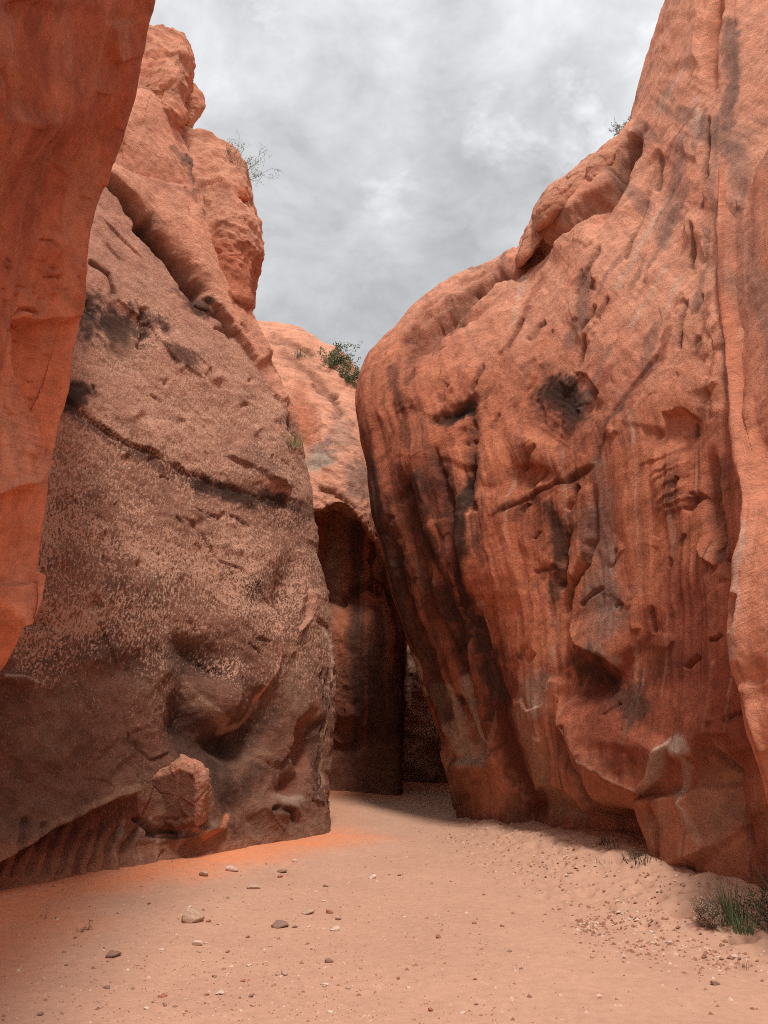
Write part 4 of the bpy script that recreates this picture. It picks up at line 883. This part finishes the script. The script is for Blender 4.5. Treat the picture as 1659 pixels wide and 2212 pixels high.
for k in range(110):
    if k < 70: u = rr.gauss(480, 210); v = rr.uniform(1880, 2200)
    else: u = rr.uniform(950, 1640); v = rr.uniform(1830, 2180)
    if not (8 < u < 1650) or (u > 940 and v < 1800 + (u - 980) * .28): continue
    if u < 700 and v < 1980 - u * .16: continue
    wp = rr.uniform(5, 13) * (1 if k < 70 else .75); put_stone(u, v, wp, wp * rr.uniform(.35, .6), rr.choice((0, 1, 1, 2, 3) if k < 70 else (2, 3, 2, 0)), 300 + k, GL, 'small stone chips on the sand')
M_CRUMB, t, b = new_mat('crumbs'); a = t.nodes.new('ShaderNodeAttribute'); a.attribute_name = 'Col'; t.links.new(a.outputs[0], b.inputs['Base Color'])
# loose crumbs of rock, some standing for shaded dents: one mass nobody could count
cv, cf = [], []
gc = []
for k in range(4200):
    if k % 5: cu, cvv, cs = rr.choice(((1080, 1830, 90), (1180, 1880, 60), (1300, 1900, 90), (1330, 1990, 70), (1420, 1960, 80), (1480, 2030, 90), (1560, 2080, 60), (1000, 1800, 50), (1280, 2000, 30), (1380, 2050, 60))); u = rr.gauss(cu, cs); v = rr.gauss(cvv, cs * .28)
    else: u = rr.uniform(0, 1659); v = rr.uniform(1850, 2212)
    if k > 1700: u = rr.gauss(560, 330); v = 1860 + 350 * rr.random() ** .8
    p = G(u, v, 0); x, y = float(p[0]), float(p[1])
    if y < 3.4 or abs(x) > 5: continue
    r_ = rr.uniform(.005, .019) if k < 1700 else rr.uniform(.003, .009); gc += [((.34, .155, .095), (.34, .155, .095), (.62, .45, .35), (.25, .13, .09))[rr.randrange(4)]] * 5; a_ = rr.uniform(0, 6.28); zz_ = gz(x, y); n0 = len(cv)
    for q_ in range(4): cv.append((x + r_ * math.cos(a_ + q_ * 1.57 + rr.uniform(-.4, .4)) * 1.3, y + r_ * .8 * math.sin(a_ + q_ * 1.57), zz_ - .003))
    cv.append((x + rr.uniform(-.4, .4) * r_, y + rr.uniform(-.3, .3) * r_, zz_ + r_ * rr.uniform(.5, 1.0)))
    cf += [[n0 + i, n0 + (i + 1) % 4, n0 + 4] for i in range(4)]
tag(mesh_obj('gravel', cv, cf, M_CRUMB, None, gc, smooth=False), 'fine reddish rock crumbs strewn over the sand, some standing for shaded dents', 'gravel', kind='stuff')

# ------------------------------------------------------------------ plants
def tube(V_, F_, pts, r0, r1, k=4):
    pts = np.asarray(pts, float); n = len(pts); base = len(V_)
    for i, p in enumerate(pts):
        d = pts[min(i + 1, n - 1)] - pts[max(i - 1, 0)]; d = d / (np.linalg.norm(d) + 1e-9)
        a_ = np.cross(d, (0.31, .9, .2)); a_ /= np.linalg.norm(a_) + 1e-9; b_ = np.cross(d, a_); r_ = r0 + (r1 - r0) * i / (n - 1)
        for j in range(k):
            t_ = 2 * math.pi * j / k; V_.append(tuple(p + r_ * (math.cos(t_) * a_ + math.sin(t_) * b_)))
    for i in range(n - 1):
        for j in range(k): F_.append([base + i * k + j, base + i * k + (j + 1) % k, base + (i + 1) * k + (j + 1) % k, base + (i + 1) * k + j])
def leaf(V_, F_, p, d, n_, L_, w_):
    d = np.asarray(d, float); s_ = np.cross(d, n_); s_ /= np.linalg.norm(s_) + 1e-9; b = len(V_)
    for q_ in (p, p + d * L_ * .5 + s_ * w_, p + d * L_, p + d * L_ * .5 - s_ * w_): V_.append(tuple(q_))
    F_.append([b, b + 1, b + 2, b + 3])
def rvec(r_): return np.array((r_.gauss(0, 1), r_.gauss(0, 1), r_.gauss(0, 1)))
def shrub(base, hgt, wid, n, leaves, mats, label, seed, lean=(0, 0), leaf_size=.03, twig=.006, name='shrub'):
    r_ = random.Random(seed); base = np.asarray(base, float); root = empty(name, tuple(base)); tag(root, label, 'shrub')
    V_, F_, LV, LF = [], [], [], []
    def branch(p, d, L_, r0, lv):
        pts = [p]; k = 5
        for i in range(k):
            d = d + .22 * rvec(r_) * .5 + np.array((0, 0, .05)); d /= np.linalg.norm(d); p = p + d * L_ / k; pts.append(p)
        tube(V_, F_, pts, r0, r0 * .35, 3)
        if lv > 0:
            for i in range(r_.choice((3, 4, 5))):
                q_ = pts[r_.randint(1, k)]; dd = d + .75 * rvec(r_) * .7; branch(q_, dd / np.linalg.norm(dd), L_ * r_.uniform(.35, .6), r0 * .5, lv - 1)
        if lv < 2:
            for i in range(leaves):
                q_ = pts[r_.randint(1, k)] + .6 * leaf_size * rvec(r_); dd = d + rvec(r_); dd /= np.linalg.norm(dd)
                leaf(LV, LF, q_, dd, rvec(r_), leaf_size * r_.uniform(.6, 1.3), leaf_size * .28)
    for i in range(n):
        a_ = r_.uniform(0, 6.283); s_ = r_.uniform(.1, 1.0)
        d = np.array((math.cos(a_) * s_ * wid / hgt + lean[0], math.sin(a_) * s_ * wid / hgt, 1.0 + lean[1] - .35 * s_)); d /= np.linalg.norm(d)
        branch(base + .02 * rvec(r_) + np.array((0, 0, -.05)), d, hgt * r_.uniform(.5, .8), twig * r_.uniform(.7, 1.2), 2)
    mesh_obj('branches', V_, F_, mats[0], root)
    if LV: mesh_obj('foliage', LV, LF, mats[1], root, smooth=False)
    return root
def grass(base, n, hgt, spread, mat, label, seed, name='grass_tuft', wdt=.004, stray=.5, cat='grass', lean=(0, 0)):
    r_ = random.Random(seed); V_, F_ = [], []; base = np.asarray(base, float)
    for i in range(n):
        a_ = r_.uniform(0, 6.283); s_ = spread * math.sqrt(r_.random()); x, y = s_ * math.cos(a_), s_ * math.sin(a_)
        p = base + np.array((x, y, -.02)); h = hgt * r_.uniform(.4, 1.0); o_ = np.array((math.cos(a_) * r_.uniform(0, stray) + r_.gauss(0, .12) + lean[0], math.sin(a_) * r_.uniform(0, stray) + r_.gauss(0, .12), 0)) * h
        wv_ = np.array((r_.gauss(0, 1), r_.gauss(0, 1), 0)); wv_ /= np.linalg.norm(wv_) + 1e-6; b = len(V_); w_ = wdt * r_.uniform(.7, 1.4)
        for k, t_ in enumerate((0, .35, .7, 1.0)):
            c_ = p + np.array((0, 0, h * (t_ - .12 * t_ * t_))) + o_ * t_ * t_
            ww = w_ * (1 - .85 * t_)
            V_.append(tuple(c_ - wv_ * ww)); V_.append(tuple(c_ + wv_ * ww))
            if k: F_.append([b + 2 * k - 2, b + 2 * k - 1, b + 2 * k + 1, b + 2 * k])
    o = mesh_obj(name, V_, F_, mat, origin=tuple(base)); return tag(o, label, cat)
M_TWIG = plain_mat('grey_twig', (.17, .13, .105), .3); M_DRYLEAF = plain_mat('dry_leaf', (.22, .23, .14), .35, 8); M_GREEN = plain_mat('juniper_green', (.15, .19, .105), .45, 6)
M_GRASS = plain_mat('green_grass', (.075, .10, .045), .5, 12); M_STRAW = plain_mat('straw_grass', (.36, .29, .15), .3, 12); M_DRY = plain_mat('dry_shrub', (.36, .25, .18), .4, 12); M_DARKG = plain_mat('shaded_grass', (.05, .07, .03), .4, 12)
dg = bpy.context.evaluated_depsgraph_get()
def on_rock(u, v, dv=0):
    """the point of the built rock seen at this place of the photo"""
    bpy.context.view_layer.update(); d = bpy.context.evaluated_depsgraph_get()
    from mathutils import Vector
    for k in range(60):
        x, y, z_ = ray(u, v + k * 4); dr = Vector((float(x), float(y), float(z_))).normalized()
        hit, loc, *_ = bpy.context.scene.ray_cast(d, Vector((0, 0, CAMZ)), dr)
        if hit and loc.y < 40: return np.array(loc)
    return P(u, v, 12)
p = on_rock(500, 355); shrub(p + np.array((.1, .3, -.05)), .85, .75, 10, 5, (M_TWIG, M_DRYLEAF), 'sparse grey bush against the sky on top of the left wall', 401, (.45, -.1), .024, .006)
p = on_rock(705, 800); shrub(p + np.array((.15, .4, -.25)), 1.35, .9, 16, 16, (M_TWIG, M_GREEN), 'leafy green shrub on the crest of the far wall between the two canyon sides', 403, (.15, 0), .06, .012)
p = on_rock(745, 830); shrub(p + np.array((.05, .3, -.1)), .8, .6, 10, 14, (M_TWIG, M_GREEN), 'lower green shrub just right of the leafy one on the far crest', 405, (.2, 0), .055, .01)
p = on_rock(648, 772); grass(p, 90, .35, .18, plain_mat('sage_tuft', (.15, .16, .09), .4), 'small grey green tuft on the sunlit slope below the far crest', 407, wdt=.008)
p = on_rock(1352, 262); shrub(p + np.array((.0, .15, -.05)), .36, .34, 12, 6, (M_TWIG, M_DRYLEAF), 'small dry shrub on the skyline of the right wall', 409, (-.1, 0), .02, .005)
p = on_rock(630, 965); grass(p + np.array((.04, -.06, 0)), 140, .36, .12, M_STRAW, 'straw coloured grass tuft on the edge of the left wall', 411, wdt=.004, stray=.9, lean=(.25, 0))
p = gpt(1532, 1990); shrub(p, .20, .20, 30, 6, (M_DRY, M_DRY), 'dry brown shrub beside green grass on the right of the sandy floor', 413, (0, 0), .014, .004, name='dry_shrub')
p = gpt(1585, 1990); grass(p, 90, .40, .10, M_GRASS, 'green grass tuft beside the dry brown shrub on the right', 415, wdt=.004, stray=.45)
p = gpt(1605, 2010); grass(p, 60, .16, .07, M_GRASS, 'short green sprig on the sand below the larger green grass tuft', 417, wdt=.004, stray=.8)
p = gpt(1668, 2000); shrub(p, .34, .28, 20, 5, (M_DRY, M_DARKG), 'dark shrub cut off by the right edge of the frame', 419, (0, 0), .016, .004, name='dry_shrub')
p = gpt(1575, 1862); grass(p + np.array((0, -.15, 0)), 150, .24, .34, M_DARKG, 'row of dark grass at the foot of the right wall under its pale niche', 421, wdt=.004, stray=.6)
p = gpt(1392, 1858); grass(p, 90, .14, .22, M_DARKG, 'dark low grass in the slot beside the foot block of the right wall', 423, wdt=.004, stray=.9)
p = gpt(1335, 1822); grass(p, 80, .12, .24, M_DARKG, 'thin dark grass under the overhang left of the foot block', 425, wdt=.004, stray=.9)
p = gpt(1302, 1862); grass(p, 18, .14, .10, M_DRY, 'few dry stalks sticking out of the trodden sand bank', 427, wdt=.002, stray=.7)
p = gpt(1610, 2090); grass(p, 14, .16, .08, M_DRY, 'thin dry stalks on bare sand at lower right', 429, wdt=.002, stray=.7)
p = gpt(98, 1985); grass(p, 5, .16, .002, M_DRY, 'lone dry stem on orange dust at lower left', 431, wdt=.003, stray=.3)
p = gpt(180, 2010); shrub(p, .09, .16, 8, 2, (M_TWIG, M_DRY), 'little heap of dry twigs on orange sand at lower left', 433, (0, 0), .01, .003, name='twig_heap')
